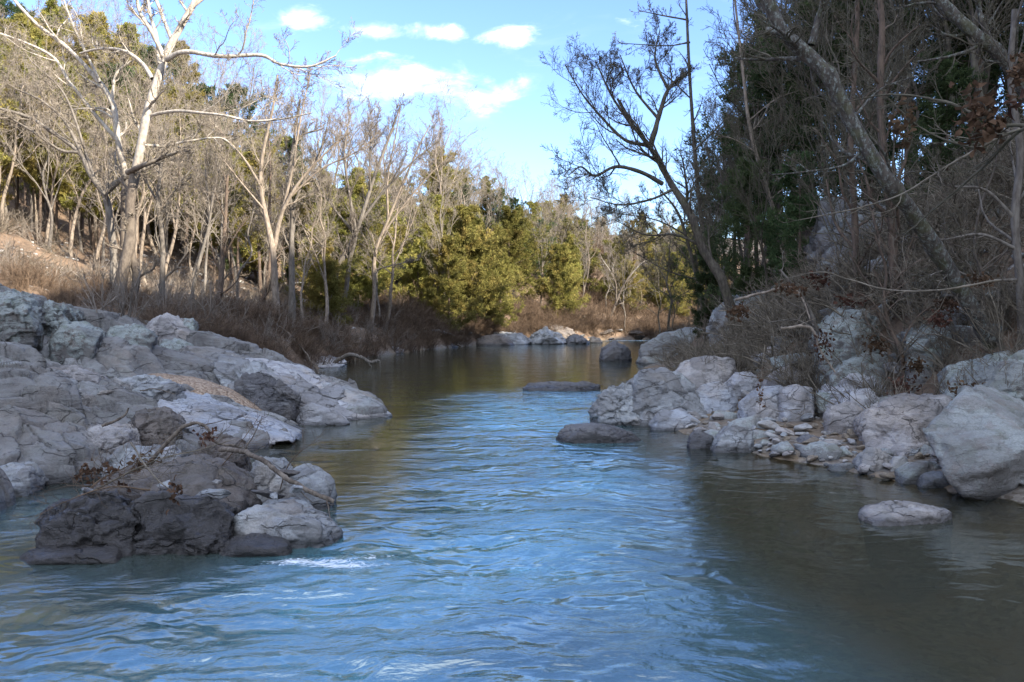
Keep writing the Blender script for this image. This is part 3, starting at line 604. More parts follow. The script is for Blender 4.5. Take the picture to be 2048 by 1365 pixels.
SOL = np.linalg.solve(A, np.concatenate([CP[:, 2], [0, 0, 0]]))
def ledge_h(x, y):
    P = np.stack([np.ravel(x), np.ravel(y)], -1); r = np.zeros(len(P))
    for i in range(0, len(P), 20000):
        q = P[i:i+20000]; r[i:i+20000] = tps(q, CP[:, :2])@SOL[:n]+SOL[n]+q@SOL[n+1:]
    return r.reshape(np.shape(x))
Xb, Yb, F = grid(np.concatenate([np.arange(-18, -11, .06), np.arange(-11, -.9, .025)]), np.concatenate([np.arange(8.2, 16, .024), np.arange(16, 22, .04)]))
Zb = ledge_h(Xb, Yb)
# slabs stretched down the dip, parted by open joints, with smaller broken blocks higher up
wa = n2(Xb, Yb, .6, 50, 3)*.6
dip = np.stack([(Xb*.97+Yb*.25+wa)*.42, (Yb*.97-Xb*.25+wa)*1.15, Xb*0+.3], -1)
f1, f2, idr = facets(dip, 61); gr = 1-smooth(f2-f1, 0, .05)
dj = np.stack([dip[..., 0]*2.6+3, dip[..., 1]*2.2+5, dip[..., 2]+2], -1)
f1b, f2b, idb = facets(dj, 62); gr2 = 1-smooth(f2b-f1b, 0, .07)
big = smooth(n2(Xb, Yb, .25, 51, 2)+.35*(Xb < -7)+.25*(Yb < 11.5), -.2, .4)      # smooth flank below, broken ground above
TN = np.clip(smooth(idr, -.2, .9)*.45+smooth(idb, 0, .8)*.35*big+smooth(n2(Xb, Yb, .5, 57, 4), 0, .5)*.4+.30*big+.45*smooth(-Yb, -13, -10), 0, 1)
Zb += idr*.34*(.5+.5*big)-gr*.16+(idb*.13-gr2*.09)*(.12+.88*big)+facets(dj*2.8+9, 63)[2]*.03*big
Zb += n2(Xb, Yb, 1.1, 52, 5)*.06+n2(Xb, Yb, 6, 53, 4)*.012*(.3+big)
tv = (Yb*1.0-Xb*.25+wa*.7+n2(Xb, Yb, .8, 58, 3)*.2)*2.6; Zb += .035*((tv % 1)**3-.3)*(.4+.6*big)      # bedding steps
GT = np.array([PX(a, b, dd) for a, b, dd in [(318,742,14.6),(380,760,14.9),(430,775,14.9),(500,805,15),(560,832,15.2),(612,858,15.2)]])
gd = np.full(Xb.shape, 9.0); 
for a, b in zip(GT[:-1], GT[1:]):
    ab = (b-a)[:2]; tt = np.clip(((Xb-a[0])*ab[0]+(Yb-a[1])*ab[1])/(ab@ab), 0, 1); gd = np.minimum(gd, np.hypot(Xb-a[0]-tt*ab[0], Yb-a[1]-tt*ab[1]))
gw = np.interp(Xb, [-6.5, -5.6, -4.6, -3.9], [.35, .6, .45, .2]); trench = 1-smooth(gd, gw*.6, gw*1.6)
Zs = ledge_h(Xb, Yb); Zb = Zb*(1-trench*.85)+(Zs-.10)*trench*.85
# keep it dry land only inside the surveyed bank
edge = bankL(Yb)+n2(Xb, Yb, .9, 54, 3)*.35-Xb
Zb = Zb-np.clip(-edge-.35, 0, 3)*1.6
o = ob('rock_ledge', mesh('rock_ledge', np.stack([Xb, Yb, Zb], -1).reshape(-1, 3), F, M['outcrop'], attrs={'tone': TN})); tag(o, 'broad fractured grey bedrock ledge sloping into the river along the left bank', 'rock ledge'); LEDGE = o
m_ = (gd < gw*1.25); Zg = Zs+.03+n2(Xb, Yb, 3, 55, 3)*.03-.14*np.clip(gd/gw-.5, 0, 2); keepf = m_.ravel()[F].all(1)
ids = np.unique(F[keepf]); remap = -np.ones(Xb.size, int); remap[ids] = np.arange(len(ids))
o = ob('gravel', mesh('gravel', np.stack([Xb, Yb, Zg], -1).reshape(-1, 3)[ids], remap[F[keepf]], M['gravel'])); tag(o, 'strip of tan gravel lying in a groove of the left ledge', 'gravel', kind='stuff')

def surf(x, y):
    h = hz(x, y)
    if -17.9 < x < -1 and 8.2 < y < 21.9:
        i = int(np.clip(np.searchsorted(Yb[:, 0], y), 0, Yb.shape[0]-1)); j = int(np.clip(np.searchsorted(Xb[0], x), 0, Xb.shape[1]-1)); h = max(h, float(Zb[i, j]))
    return h
rock('slab', 'long smooth pale slab whose tip enters the river first', 'slab', 'pale', None, 0, 0, sub=7, seed=21, k=40, rough=.6, blocks=.45, strata=.3, tilt=(.5,.2,.8),
     pts=[PX(486,718,17.2), PX(560,717,17.4), PX(640,752,17.2), PX(720,790,16.9), PX(792,833,16.6), PX(700,856,15.7), PX(610,846,15.6), PX(600,800,15.7), PX(520,745,16.3), PX(600,735,18.6), PX(700,780,18.3), PX(560,860,17.5), PX(760,850,17.2), PX(480,760,18.6)])
rock('slab', 'dark-faced overhanging block beside the gravel strip', 'slab', 'slate', None, 0, 0, sub=6, seed=22, k=30, rough=.8, blocks=.7,
     pts=[PX(430,735,15.9), PX(440,712,16.6), PX(520,722,16.7), PX(608,788,16.2), PX(590,828,15.4), PX(560,840,15.3), PX(500,806,15.3), PX(440,780,15.2), PX(540,760,17.2), PX(450,800,16.6), PX(580,850,16.4)])
rock('slab', 'blue-grey cracked slab shelving to water below the gravel strip', 'slab', 'blue', None, 0, 0, sub=7, seed=23, k=40, rough=.6, blocks=.5, strata=.4, tilt=(.5,.2,.8),
     pts=[PX(290,792,13.2), PX(330,765,14.2), PX(440,800,14.3), PX(540,832,14.3), PX(608,862,14.1), PX(590,888,12.8), PX(500,898,12.4), PX(400,872,12.4), PX(330,830,12.6), PX(560,905,13.6), PX(380,900,13.2)])
rock('rock', 'dark rock standing in for the shaded undercut below the overhanging block', 'rock', 'dark', [(468,772),(486,748),(530,742),(600,792),(592,826),(560,838),(505,815)], 14.95, .7, blocks=.6, sub=6)  # dark rock colour stands in for the shade under the overhang
rock('rock', 'smooth pale hump low at the water beneath the dark-faced block', 'rock', 'pale', [(584,852),(592,820),(622,806),(670,822),(700,846),(690,856)], 15.1, .7, blocks=.1, rough=.5)
rock('slab', 'smooth cream-coloured slab end above the gravel strip', 'slab', 'pale', [(176,704),(196,682),(262,676),(318,694),(336,718),(330,742),(250,732)], 15.3, 1.6, sub=6, blocks=.2, rough=.5)
rock('slab', 'grey jointed slab top behind the dark-faced block', 'slab', 'slate', [(352,716),(372,694),(430,700),(500,716),(470,742),(380,742)], 16.8, 1.4, sub=6, blocks=.6)
rock('boulder', 'blue-green lichen block at the top left corner of the ledge', 'boulder', 'lichen2', [(-40,650),(-30,590),(20,580),(70,600),(84,645),(40,665)], 13.8, 1.6, blocks=.9, sub=6)
rock('boulder', 'blue-green lichen block second from the left along the ledge top', 'boulder', 'lichen2', [(62,655),(70,604),(104,602),(140,620),(150,652),(110,664)], 14.5, 1.4, blocks=.9, sub=6)
rock('rock', 'flat mossy lichen rock below the ledge-top lichen blocks', 'rock', 'lichen2', [(84,682),(110,646),(170,644),(204,664),(196,694)], 14.2, 1.2, blocks=.5)
rock('rock', 'lichen-crusted slab between cream slab and brown brush', 'rock', 'lichen2', [(196,682),(220,646),(280,650),(310,676),(294,698)], 15.2, 1.2, blocks=.6)
rock('boulder', 'pinkish split boulder at the brush edge above the ledge', 'boulder', 'pink', [(284,668),(300,640),(326,630),(362,640),(388,658),(380,676),(320,678)], 18.6, 1.4, blocks=.7)
rock('rock', 'lichen dome right below the pinkish split boulder', 'rock', 'lichen2', [(306,704),(322,680),(362,676),(386,688),(384,708),(340,714)], 17.4, 1.2, blocks=.3)
rock('rock', 'small lichen rock leaning on the pinkish split boulder', 'rock', 'lichen2', [(358,650),(366,636),(386,636),(394,652),(382,662)], 19.0, .7, blocks=.4)
rock('boulder', 'brown blocky outcrop knob above the driftwood island', 'boulder', 'brown', [(250,858),(258,826),(296,812),(340,822),(362,852),(352,884),(290,890)], 11.3, 1.0, blocks=.9, sub=6)
rock('boulder', 'pink-grey slanting block left of the brown knob', 'boulder', 'pink', [(160,884),(172,856),(214,846),(262,866),(280,900),(230,910)], 10.6, 1.0, blocks=.7, sub=6)
rock('rock', 'small dark block beside the pink-grey slanting block', 'rock', 'dark', [(120,912),(126,890),(146,886),(164,900),(160,914)], 10.2, .4, blocks=.6)
rock('boulder', 'dark slab at the left frame edge above the side channel', 'boulder', 'slate', [(-40,1000),(-30,940),(20,926),(56,946),(70,986),(30,1004)], 9.0, 1.0, blocks=.5, sub=6)
rock('boulder', 'rounded rough lichen hump at the far left middle of the ledge', 'boulder', 'slate', [(-60,800),(-40,752),(20,740),(70,756),(90,790),(60,812)], 11.9, 1.4, blocks=.8, sub=6)
rock('rock', 'squared tan block near the left edge of the ledge', 'rock', 'tan', [(0,724),(4,702),(36,698),(56,712),(52,730),(20,734)], 13.6, .7, blocks=.5)
rock('boulder', 'low pinkish hump in the middle of the ledge', 'boulder', 'pink', [(60,770),(90,738),(150,730),(200,752),(210,780),(120,796)], 12.9, 1.2, blocks=.7, sub=6)
rock('rock', 'long cracked grey back of rock above the blue-grey slab', 'rock', 'slate', [(200,786),(230,758),(290,748),(352,768),(370,796),(280,806)], 13.3, 1.1, blocks=.6, sub=6)

# --- the driftwood island
rock('boulder', 'wet black-brown boulder forming the left prow of the island', 'boulder', 'wet', [(70,1096),(78,1040),(104,1008),(150,990),(214,984),(262,1004),(288,1046),(284,1098),(170,1108)], 6.75, 1.0, sub=6, blocks=1.0, k=90)
rock('boulder', 'wet glossy dark boulder at the island front below dead twigs', 'boulder', 'wet', [(206,1070),(240,1016),(300,1000),(380,1004),(440,996),(476,1012),(474,1050),(430,1084),(360,1104),(250,1106)], 6.8, 1.0, sub=6, blocks=1.0, k=90)
rock('slab', 'blue-grey wet slab forming the right prow of the island', 'slab', 'slate', [(436,1092),(452,1040),(480,1012),(530,1006),(600,1014),(650,1032),(690,1054),(692,1074),(610,1092),(500,1098)], 6.95, 1.0, sub=6, blocks=.45, k=20, front=.88)
rock('boulder', 'smooth rounded grey boulder under the fallen log end', 'boulder', 'slate', [(556,984),(564,948),(586,928),(622,925),(656,944),(674,976),(672,1000),(640,1012),(590,1010)], 8.35, .9, sub=6, blocks=.15, k=14, cuts=3, rough=.5)
rock('rock', 'jagged upright grey rock in the island centre right', 'rock', 'slate', [(490,996),(492,944),(506,914),(536,930),(572,964),(600,990),(570,1004)], 8.3, .7, blocks=.7, sub=6)
rock('boulder', 'tall cracked brown-grey block at the island crest', 'boulder', 'brown', [(366,962),(372,902),(400,870),(452,868),(494,890),(502,930),(488,968),(420,980)], 9.0, .9, sub=6, blocks=.8, k=40)
rock('slab', 'silty brown slab across the island top beneath the twigs', 'slab', 'brown', [(150,1006),(190,960),(280,926),(400,926),(500,968),(530,1006),(400,1030),(220,1030)], 7.55, 1.7, sub=6, blocks=.5, strata=.5)
rock('rock', 'grey-blue angular rock left of the island crest block', 'rock', 'slate', [(186,964),(200,918),(250,892),(320,900),(360,930),(340,966),(250,974)], 9.1, .9, blocks=.8, sub=6)
rock('rock', 'small pale wedge rock beside the island crest block', 'rock', 'pale', [(316,920),(326,896),(350,890),(362,908),(354,928)], 9.3, .3, blocks=.3)
rock('rock', 'low wet black skirt of rock awash at the island left front', 'rock', 'wet', [(24,1124),(70,1096),(150,1088),(240,1096),(256,1112),(140,1128)], 6.5, .6, blocks=.4, k=20, down=.15)
rock('rock', 'wet brown toe of rock awash between the two island prows', 'rock', 'wet', [(430,1104),(450,1076),(520,1070),(580,1086),(590,1102),(500,1110)], 6.7, .5, blocks=.3, k=20, down=.15)
rock('rock', 'flat grey block between the rounded boulder and right prow', 'rock', 'slate', [(520,1032),(524,1008),(560,996),(620,1006),(632,1026),(580,1036)], 7.7, .5, blocks=.4, k=50)

FRK = []; spots = []
while len(FRK) < 30:
    y = cr.uniform(50, 82); x = float(bankL(y))-cr.uniform(-.3, 1.4); px = x/y*FOC+1024; s = cr.uniform(.8, 2.4)
    if any(abs(px-a) < 9 for a in spots) or px < 760: continue
    spots.append(px); mt = cr.choice(['brown', 'slate', 'dark', 'brown'])
    o = ob('rock', bp[mt, int(cr.integers(3))]); o.location = (x, y, max(hz(x, y), -.1)+.05*s); o.scale = (s*cr.uniform(.9, 1.5), s, s*cr.uniform(.3, .55)); o.rotation_euler = (cr.uniform(-.2, .2), cr.uniform(-.2, .2), cr.uniform(0, 6.3)); FRK.append((o, mt, s, px))
LFR = []; spots = []
while len(LFR) < 70:
    isl = cr.random() < .4
    if isl: px, py = cr.uniform(110, 640), cr.uniform(900, 1000); y = cr.uniform(7.3, 8.8); x = (px-1024)/FOC*y; z = CAM_H+(HOR-py)/FOC*y
    else: y = cr.uniform(9.5, 18.5); x = -cr.uniform(4.3, 11.5); z = surf(x, y)
    if not isl and (z < .08 or x > float(bankL(y))-.5): continue
    s = cr.uniform(.10, .34)
    if isl:
        if not any((abs(x-o_.location.x) < .45 and abs(y-o_.location.y) < .5) for l_, o_ in ROCKS.items() if 'island' in l_): continue
        z = min(z, .42)
    if any((x-a)**2+(y-b)**2 < (.5*(s+c))**2 for a, b, c in spots): continue
    spots.append((x, y, s)); mt = cr.choice(['slate', 'pink', 'pale', 'lichen'] if not isl else ['brown', 'dark', 'slate'])
    o = ob('rock', bp[mt, int(cr.integers(3))]); o.location = (x, y, z+s*.05); o.scale = (s*cr.uniform(.9, 1.4), s*cr.uniform(.8, 1.1), s*cr.uniform(.5, .8)); o.rotation_euler = (cr.uniform(-.3, .3), cr.uniform(-.3, .3), cr.uniform(0, 6.3))
    LFR.append((o, mt, s, (x/y)*FOC+1024, y, isl))

# ------------------------------------------------------------------ branching
def resample(P, n):
    P = np.asarray(P, float); k = len(P)
    if k > 2:      # Catmull-Rom through the given joints
        Q = np.concatenate([[2*P[0]-P[1]], P, [2*P[-1]-P[-2]]]); t = np.linspace(0, k-1-1e-6, n); i = t.astype(int); f = (t-i)[:, None]
        a, b, c, d = Q[i], Q[i+1], Q[i+2], Q[i+3]
        return .5*((2*b)+(-a+c)*f+(2*a-5*b+4*c-d)*f*f+(-a+3*b-3*c+d)*f**3)
    t = np.linspace(0, 1, n)[:, None]; return P[0]*(1-t)+P[1]*t
def tubes(P, R, S=5):
    """P (B,K,3), R (B,K) -> vertices and quads"""
    B, K, _ = P.shape; T = np.gradient(P, axis=1); T /= np.linalg.norm(T, axis=2, keepdims=True)+1e-9
    m = T.mean(1); ref = np.where(np.abs(m[:, 2:3]) < .8, np.array([[0, 0, 1.]]), np.array([[1., 0, 0]]))[:, None, :]
    U = np.cross(T, ref); U /= np.linalg.norm(U, axis=2, keepdims=True)+1e-9; Vv = np.cross(T, U)
    a = np.arange(S)*2*math.pi/S
    V = P[:, :, None]+R[:, :, None, None]*(np.cos(a)[None, None, :, None]*U[:, :, None]+np.sin(a)[None, None, :, None]*Vv[:, :, None])
    idx = np.arange(B*K*S).reshape(B, K, S); nx = np.roll(idx, -1, axis=2)
    F = np.stack([idx[:, :-1], nx[:, :-1], nx[:, 1:], idx[:, 1:]], -1).reshape(-1, 4)
    return V.reshape(-1, 3), F
def join(parts):
    Vs, Fs, o = [], [], 0
    for V, F in parts: Vs.append(V); Fs.append(F+o); o += len(V)
    return np.concatenate(Vs), np.concatenate(Fs)
def sprout(P, R, n, rng, t0=.25, ang=(25, 60), ratio=.5, rr=.6, K=5, wander=.25, up=.12, rmin=.004, tipr=.35, L=None, flat=0.0):
    """n children on every branch of a batch; returns their polylines and radii"""
    B, Kp, _ = P.shape; pl = np.linalg.norm(np.diff(P, axis=1), axis=2).sum(1) if L is None else L
    pi = np.repeat(np.arange(B), n); N = len(pi); t = np.clip(t0+(1-t0)*((np.tile(np.arange(n), B)+rng.random(N))/n), 0, .999)
    x = t*(Kp-1); i = x.astype(int); f = (x-i)[:, None]
    p = P[pi, i]*(1-f)+P[pi, i+1]*f; tg = P[pi, i+1]-P[pi, i]; tg /= np.linalg.norm(tg, axis=1, keepdims=True)+1e-9
    r = (R[pi, i]*(1-f[:, 0])+R[pi, i+1]*f[:, 0])*rr*rng.uniform(.7, 1.1, N)
    q = rng.normal(size=(N, 3)); q[:, 2] *= (1-flat); q -= (q*tg).sum(1, keepdims=True)*tg; q /= np.linalg.norm(q, axis=1, keepdims=True)+1e-9
    a = np.radians(rng.uniform(ang[0], ang[1], N))[:, None]; d = tg*np.cos(a)+q*np.sin(a)
    ln = pl[pi]*ratio*(1.15-.6*t)*rng.uniform(.6, 1.2, N)
    out = [p]; 
    for k in range(K-1):
        d = d+rng.normal(size=(N, 3))*wander+np.array([0, 0, up]); d /= np.linalg.norm(d, axis=1, keepdims=True)
        p = p+d*(ln/(K-1))[:, None]; out.append(p)
    Rr = np.maximum(r[:, None]*np.linspace(1, tipr, K)[None], rmin)
    return np.stack(out, 1), Rr
def crown_of(limbs, rng, spec, rmin=.004):
    """limbs: list of (polyline, radii); spec: a list of sprout() settings, one per order. Returns thick parts and twigs"""
    K = 12; P = np.stack([resample(p, K) for p, r in limbs]); R = np.stack([np.interp(np.linspace(0, 1, K), np.linspace(0, 1, len(r)), r) for p, r in limbs])
    thick, thin = [], []
    for j, sp in enumerate(spec):
        sp = dict(sp); n = sp.pop('n'); S = sp.pop('S', 3); w_ = sp.pop('where', 'thin')
        P, R = sprout(P, R, n, rng, rmin=rmin, **sp)
        (thick if w_ == 'thick' else thin).append(tubes(P, R, S))
    return thick, thin
def trunk_mesh(name, limbs, thick, mat, S=10, K=26, knots=.06, seed=0):
    parts = []
    for p, r in limbs:
        Q = resample(p, K); rr = np.interp(np.linspace(0, 1, K), np.linspace(0, 1, len(r)), r)
        V, F = tubes(Q[None], rr[None], S); c = np.repeat(Q, S, axis=0); d = V-c; V = c+d*(1+knots*3*vnoise(V*6+seed, seed)[:, None]+knots*vnoise(V*17, seed+1)[:, None]); parts.append((V, F))
    V, F = join(parts+thick); return mesh(name, V, F, mat)

# --- bare forest trees: a handful of builds, copied over the slopes
def bare_build(h, r, kind, rng, matT, matC, base_limbs=None, lean=0.0):
    top = np.array([rng.normal()*.06*h+lean*h, rng.normal()*.06*h, h])
    K = 9; t = np.linspace(0, 1, K)[:, None]; tr = t*top+np.concatenate([[[0, 0, 0]], np.cumsum(rng.normal(size=(K-1, 3))*np.array([.02, .02, 0])*h, 0)])*1.0
    tr[0] = [0, 0, -.5]; rad = r*(1-.86*t[:, 0]); rad[0] = r*1.35
    limbs = [(tr, rad)]
    P = resample(tr, 12)[None]; R = np.interp(np.linspace(0, 1, 12), t[:, 0], rad)[None]
    if kind == 'wide':
        L1 = dict(n=11, t0=.30, ang=(30, 62), ratio=.52, rr=.62, K=8, wander=.14, up=.09)
        L2 = dict(n=8, t0=.22, ang=(28, 60), ratio=.46, rr=.6, K=6, wander=.20, up=.06); L3 = dict(n=6, t0=.15, ang=(25, 60), ratio=.46, rr=.6, K=4, wander=.22, up=.04)
        L4 = dict(n=5, t0=.1, ang=(20, 60), ratio=.5, rr=.7, K=3, wander=.22, up=.02)
    elif kind == 'slim':
        L1 = dict(n=16, t0=.28, ang=(22, 48), ratio=.30, rr=.45, K=7, wander=.10, up=.12)
        L2 = dict(n=7, t0=.2, ang=(22, 50), ratio=.48, rr=.6, K=5, wander=.16, up=.08); L3 = dict(n=5, t0=.15, ang=(20, 55), ratio=.5, rr=.6, K=4, wander=.2, up=.05)
        L4 = dict(n=4, t0=.1, ang=(20, 55), ratio=.5, rr=.7, K=3, wander=.2, up=.02)
    else:   # upright spray
        L1 = dict(n=10, t0=.22, ang=(14, 36), ratio=.62, rr=.66, K=8, wander=.08, up=.06)
        L2 = dict(n=8, t0=.22, ang=(18, 42), ratio=.46, rr=.6, K=6, wander=.13, up=.08); L3 = dict(n=6, t0=.15, ang=(18, 48), ratio=.48, rr=.6, K=4, wander=.17, up=.05)
        L4 = dict(n=5, t0=.1, ang=(18, 50), ratio=.52, rr=.7, K=3, wander=.2, up=.02)
    P1, R1 = sprout(P, R, rng=rng, rmin=.010, **L1); P2, R2 = sprout(P1, R1, rng=rng, rmin=.009, **L2)
    P3, R3 = sprout(P2, R2, rng=rng, rmin=.0065, **L3); P4, R4 = sprout(P3, R3, rng=rng, rmin=.0048, tipr=.6, **L4)
    thick = [tubes(P1, R1, 6)]; thin = [tubes(P2, R2, 4), tubes(P3, R3, 3), tubes(P4, R4, 3)]
    root = empty('bare_tree', (0, 0, 0))
    ob('trunk', trunk_mesh('trunk', limbs, thick, M[matT], seed=int(rng.integers(99))), root)
    V, F = join(thin); ob('crown', mesh('crown', V, F, M[matC]), root)
    return root
BARE = {}
tr_ = np.random.default_rng(17)
for key, h, r, kind, mt, mc in [('w1', 12, .17, 'wide', 'bark_grey', 'twig_pale'), ('w3', 12, .15, 'wide', 'bark_tan', 'twig_pale'), ('s3', 12, .10, 'slim', 'bark_grey', 'twig_pale'), ('u3', 11, .12, 'upright', 'bark_grey', 'twig_pale'), ('w2', 11, .15, 'wide', 'bark_tan', 'twig_grey'), ('s1', 12, .12, 'slim', 'bark_tan', 'twig_pale'), ('s2', 10, .09, 'slim', 'bark_grey', 'twig_grey'),
                                ('u1', 11, .13, 'upright', 'bark_tan', 'twig_pale'), ('u2', 10, .11, 'upright', 'bark_grey', 'twig_grey'), ('d1', 12, .14, 'wide', 'bark_dark', 'twig_dark'), ('d2', 12, .11, 'slim', 'bark_dark', 'twig_dark'), ('d3', 9, .08, 'upright', 'bark_dark', 'twig_dark')]:
    BARE[key] = bare_build(h, r, kind, tr_, mt, mc)

# --- cedars
def cedar_build(h, wdt, rng, mat, n1=70, dens=1.0, bare=.08, matT='bark_red'):
    K = 8; t = np.linspace(0, 1, K)[:, None]; tr = t*np.array([rng.normal()*.03*h, rng.normal()*.03*h, h]); tr[0, 2] = -.5
    rad = .014*h*(1-.9*t[:, 0]); root = empty('cedar_tree', (0, 0, 0))
    P = resample(tr, 12)[None]; R = np.interp(np.linspace(0, 1, 12), t[:, 0], rad)[None]
    # branch lengths follow an uneven conical outline
    u = bare+(1-bare)*(np.arange(n1)+rng.random(n1))/n1*.985; az = np.arange(n1)*2.4+rng.normal(size=n1)*.5
    prof = np.minimum(1, (u-bare+.12)*4)*(1-u)**.58*1.2+.05; sect = 1+.3*np.sin(az*2+rng.random()*6)+.3*np.sin(u*14+rng.random()*6)+rng.normal(size=n1)*.34
    ln = wdt*prof*np.clip(sect, .25, 1.9); p = np.stack([np.interp(u, np.linspace(0, 1, 12), P[0, :, k]) for k in range(3)], -1)
    d = np.stack([np.cos(az), np.sin(az), .15+.55*u+rng.normal(size=n1)*.12], -1); d /= np.linalg.norm(d, axis=1, keepdims=True)
    out = [p]
    for k in range(5):
        d = d+rng.normal(size=(n1, 3))*.1+np.array([0, 0, .05]); d /= np.linalg.norm(d, axis=1, keepdims=True); p = p+d*(ln/5)[:, None]; out.append(p)
    P1 = np.stack(out, 1); R1 = np.maximum(.0035*h*(1-u)[:, None]*np.linspace(1, .3, 6)[None], .008)
    P2, R2 = sprout(P1, R1, 9, rng, t0=.15, ang=(30, 65), ratio=.42, rr=.6, K=4, wander=.2, up=.08, rmin=.005)
    ob('trunk', trunk_mesh('trunk', [(tr, rad)], [tubes(P1, R1, 4)], M[matT]), root)
    # sprays of scale leaves: narrow folded blades standing along every branchlet
    P3, _ = sprout(P2, R2, int(5*dens+.5), rng, t0=.05, ang=(20, 60), ratio=.42, K=3, wander=.25, up=.12)
    C1 = np.concatenate([P3.reshape(-1, 3), P2[:, 1:].reshape(-1, 3)]); n = len(C1)
    rep = 6; c = np.repeat(C1, rep, 0)+rng.normal(size=(n*rep, 3))*.05; N = len(c)
    ax = rng.normal(size=(N, 3))*.75+np.array([0, 0, .55]); hd = c.copy(); hd[:, 2] = 0; ax += hd/(np.linalg.norm(hd, axis=1, keepdims=True)+.3)*.7; ax /= np.linalg.norm(ax, axis=1, keepdims=True)
    sd = np.cross(ax, rng.normal(size=(N, 3))); sd /= np.linalg.norm(sd, axis=1, keepdims=True)+1e-9
    L = (rng.uniform(.10, .26, N)*(h/9)**.5)[:, None]; wd = L*rng.uniform(.07, .13, N)[:, None]
    V = np.stack([c, c+ax*L*.45+sd*wd, c+ax*L, c+ax*L*.55-sd*wd], 1).reshape(-1, 3); F = np.arange(N*4).reshape(-1, 4)
    tone = np.repeat(np.clip(.5+.5*rng.normal(size=N)*.6+.35*fbm(c*.9, 2, 3), 0, 1), 4)
    V2, F2 = tubes(P2, R2, 3)
    ob('crown', mesh('crown', V, F, M[mat], smooth_=False, attrs={'tone': tone}), root)
    return root
CED = {}
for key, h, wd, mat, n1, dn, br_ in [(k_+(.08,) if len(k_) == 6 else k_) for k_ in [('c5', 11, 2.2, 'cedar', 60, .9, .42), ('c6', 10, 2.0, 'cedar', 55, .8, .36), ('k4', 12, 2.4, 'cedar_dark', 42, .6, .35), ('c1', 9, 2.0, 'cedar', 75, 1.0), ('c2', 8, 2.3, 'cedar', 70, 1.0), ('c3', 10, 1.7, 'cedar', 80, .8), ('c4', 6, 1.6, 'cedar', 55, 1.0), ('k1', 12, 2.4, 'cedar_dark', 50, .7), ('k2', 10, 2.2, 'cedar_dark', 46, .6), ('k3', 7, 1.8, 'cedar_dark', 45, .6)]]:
    CED[key] = cedar_build(h, wd, tr_, mat, n1, dn, bare=br_)

PLACED = []      # (root, kind, zone, px, d)
used = set()
def place(book, key, px, d, sc, zone, rz=None, lean=(0, 0), x=None, dz=0):
    if x is None: x = (px-1024)/FOC*d
    z = hz(x, d)-.05+dz; rz = tr_.uniform(0, 6.28) if rz is None else rz
    sx = sc*tr_.uniform(.9, 1.1)
    o = dup(book[key], (x, d, z), (lean[0], lean[1], rz), (sx, sx, sc))
    PLACED.append((o, 'cedar' if book is CED else 'bare', zone, px, d)); return o
def skyline(px): return np.interp(px, [-200, 0, 120, 260, 380, 450, 520, 620, 700, 790, 860, 910, 1000, 1100, 1180, 1260, 1350], [-60, -20, 0, -10, 50, 120, 170, 190, 190, 215, 250, 320, 350, 375, 420, 435, 440])

# left hillside: rows from the flat to the crest
def row(d0, d1, n, px0, px1, keys, zone, book, hgt, cap=True, jitter=.6):
    for i in range(n):
        px = px0+(px1-px0)*(i+.5+tr_.uniform(-jitter, jitter))/n; d = tr_.uniform(d0, d1); key = keys[int(tr_.integers(len(keys)))]
        H = {'w1':12,'w2':11,'s1':12,'s2':10,'u1':11,'u2':10,'d1':12,'d2':12,'d3':9,'c1':9,'c2':8,'c3':10,'c4':6,'w3':12,'s3':12,'u3':11,'k1':12,'c5':11,'c6':10,'k4':12,'k2':10,'k3':7}[key]
        x = (px-1024)/FOC*d; sc = hgt*tr_.uniform(.8, 1.2)/H
        if cap:
            top = 2+(HOR-skyline(px)-tr_.uniform(-25, 45))/FOC*d; sc = min(sc, max((top-hz(x, d))/H, .25))
        if bankL(d)-x < .5 and x < bankR(d)+.5: continue
        place(book, key, px, d, sc, zone, lean=(tr_.normal()*.06, tr_.normal()*.06) if book is BARE else (0, 0))
row(38, 46, 24, -60, 800, ['s1', 's2', 's3', 'w3', 's3', 'u3'], 'flat', BARE, 8.5)
row(37, 46, 14, -70, 520, ['s3', 's2', 's1'], 'flat', BARE, 8.0)
row(55, 62, 11, 860, 1180, ['s1', 's3', 'u3'], 'bendb', BARE, 7.0)
row(44, 54, 15, -80, 560, ['c5', 'c6', 'c6'], 'flatc', CED, 8.5)
row(40, 52, 6, 620, 820, ['c6', 'c4', 'c2'], 'flatd', CED, 5.0)
row(48, 58, 18, -60, 860, ['w2', 's1', 's3', 'u2', 'w3'], 'mid', BARE, 9.5)
row(52, 62, 24, -80, 720, ['c5', 'c1', 'c6', 'c3', 'k2', 'c5'], 'midc', CED, 9.5)
row(60, 70, 22, 0, 900, ['w1', 'u3', 'w3', 's1'], 'high', BARE, 10)
row(60, 74, 22, -80, 480, ['c1', 'c3', 'k2', 'c3', 'c5'], 'highc', CED, 11)
row(72, 90, 30, 150, 980, ['w1', 'u1', 'w3', 'w2', 'u3'], 'crest', BARE, 11)
row(58, 80, 26, 740, 1150, ['c1', 'c2', 'c2', 'c4', 'c1'], 'farc', CED, 8)
row(82, 100, 18, 860, 1180, ['c1', 'c2', 'c3', 'k2'], 'farc2', CED, 9)
row(90, 115, 22, 850, 1240, ['w1', 'w2', 'u1'], 'farb', BARE, 11)
row(78, 96, 14, 1060, 1330, ['s2', 'u2', 's1'], 'bendb', BARE, 8)
row(100, 140, 22, 1120, 1420, ['w2', 'u2', 'u1'], 'bend2', BARE, 9)
row(84, 140, 24, 1110, 1410, ['c2', 'c4', 'c1'], 'bendc', CED, 7)
row(46, 62, 14, -90, 210, ['c5', 'c1', 'c2', 'c3'], 'midc', CED, 8.5)
row(34, 44, 6, -140, 110, ['s2', 'u2', 's1'], 'leftedge', BARE, 7.5)
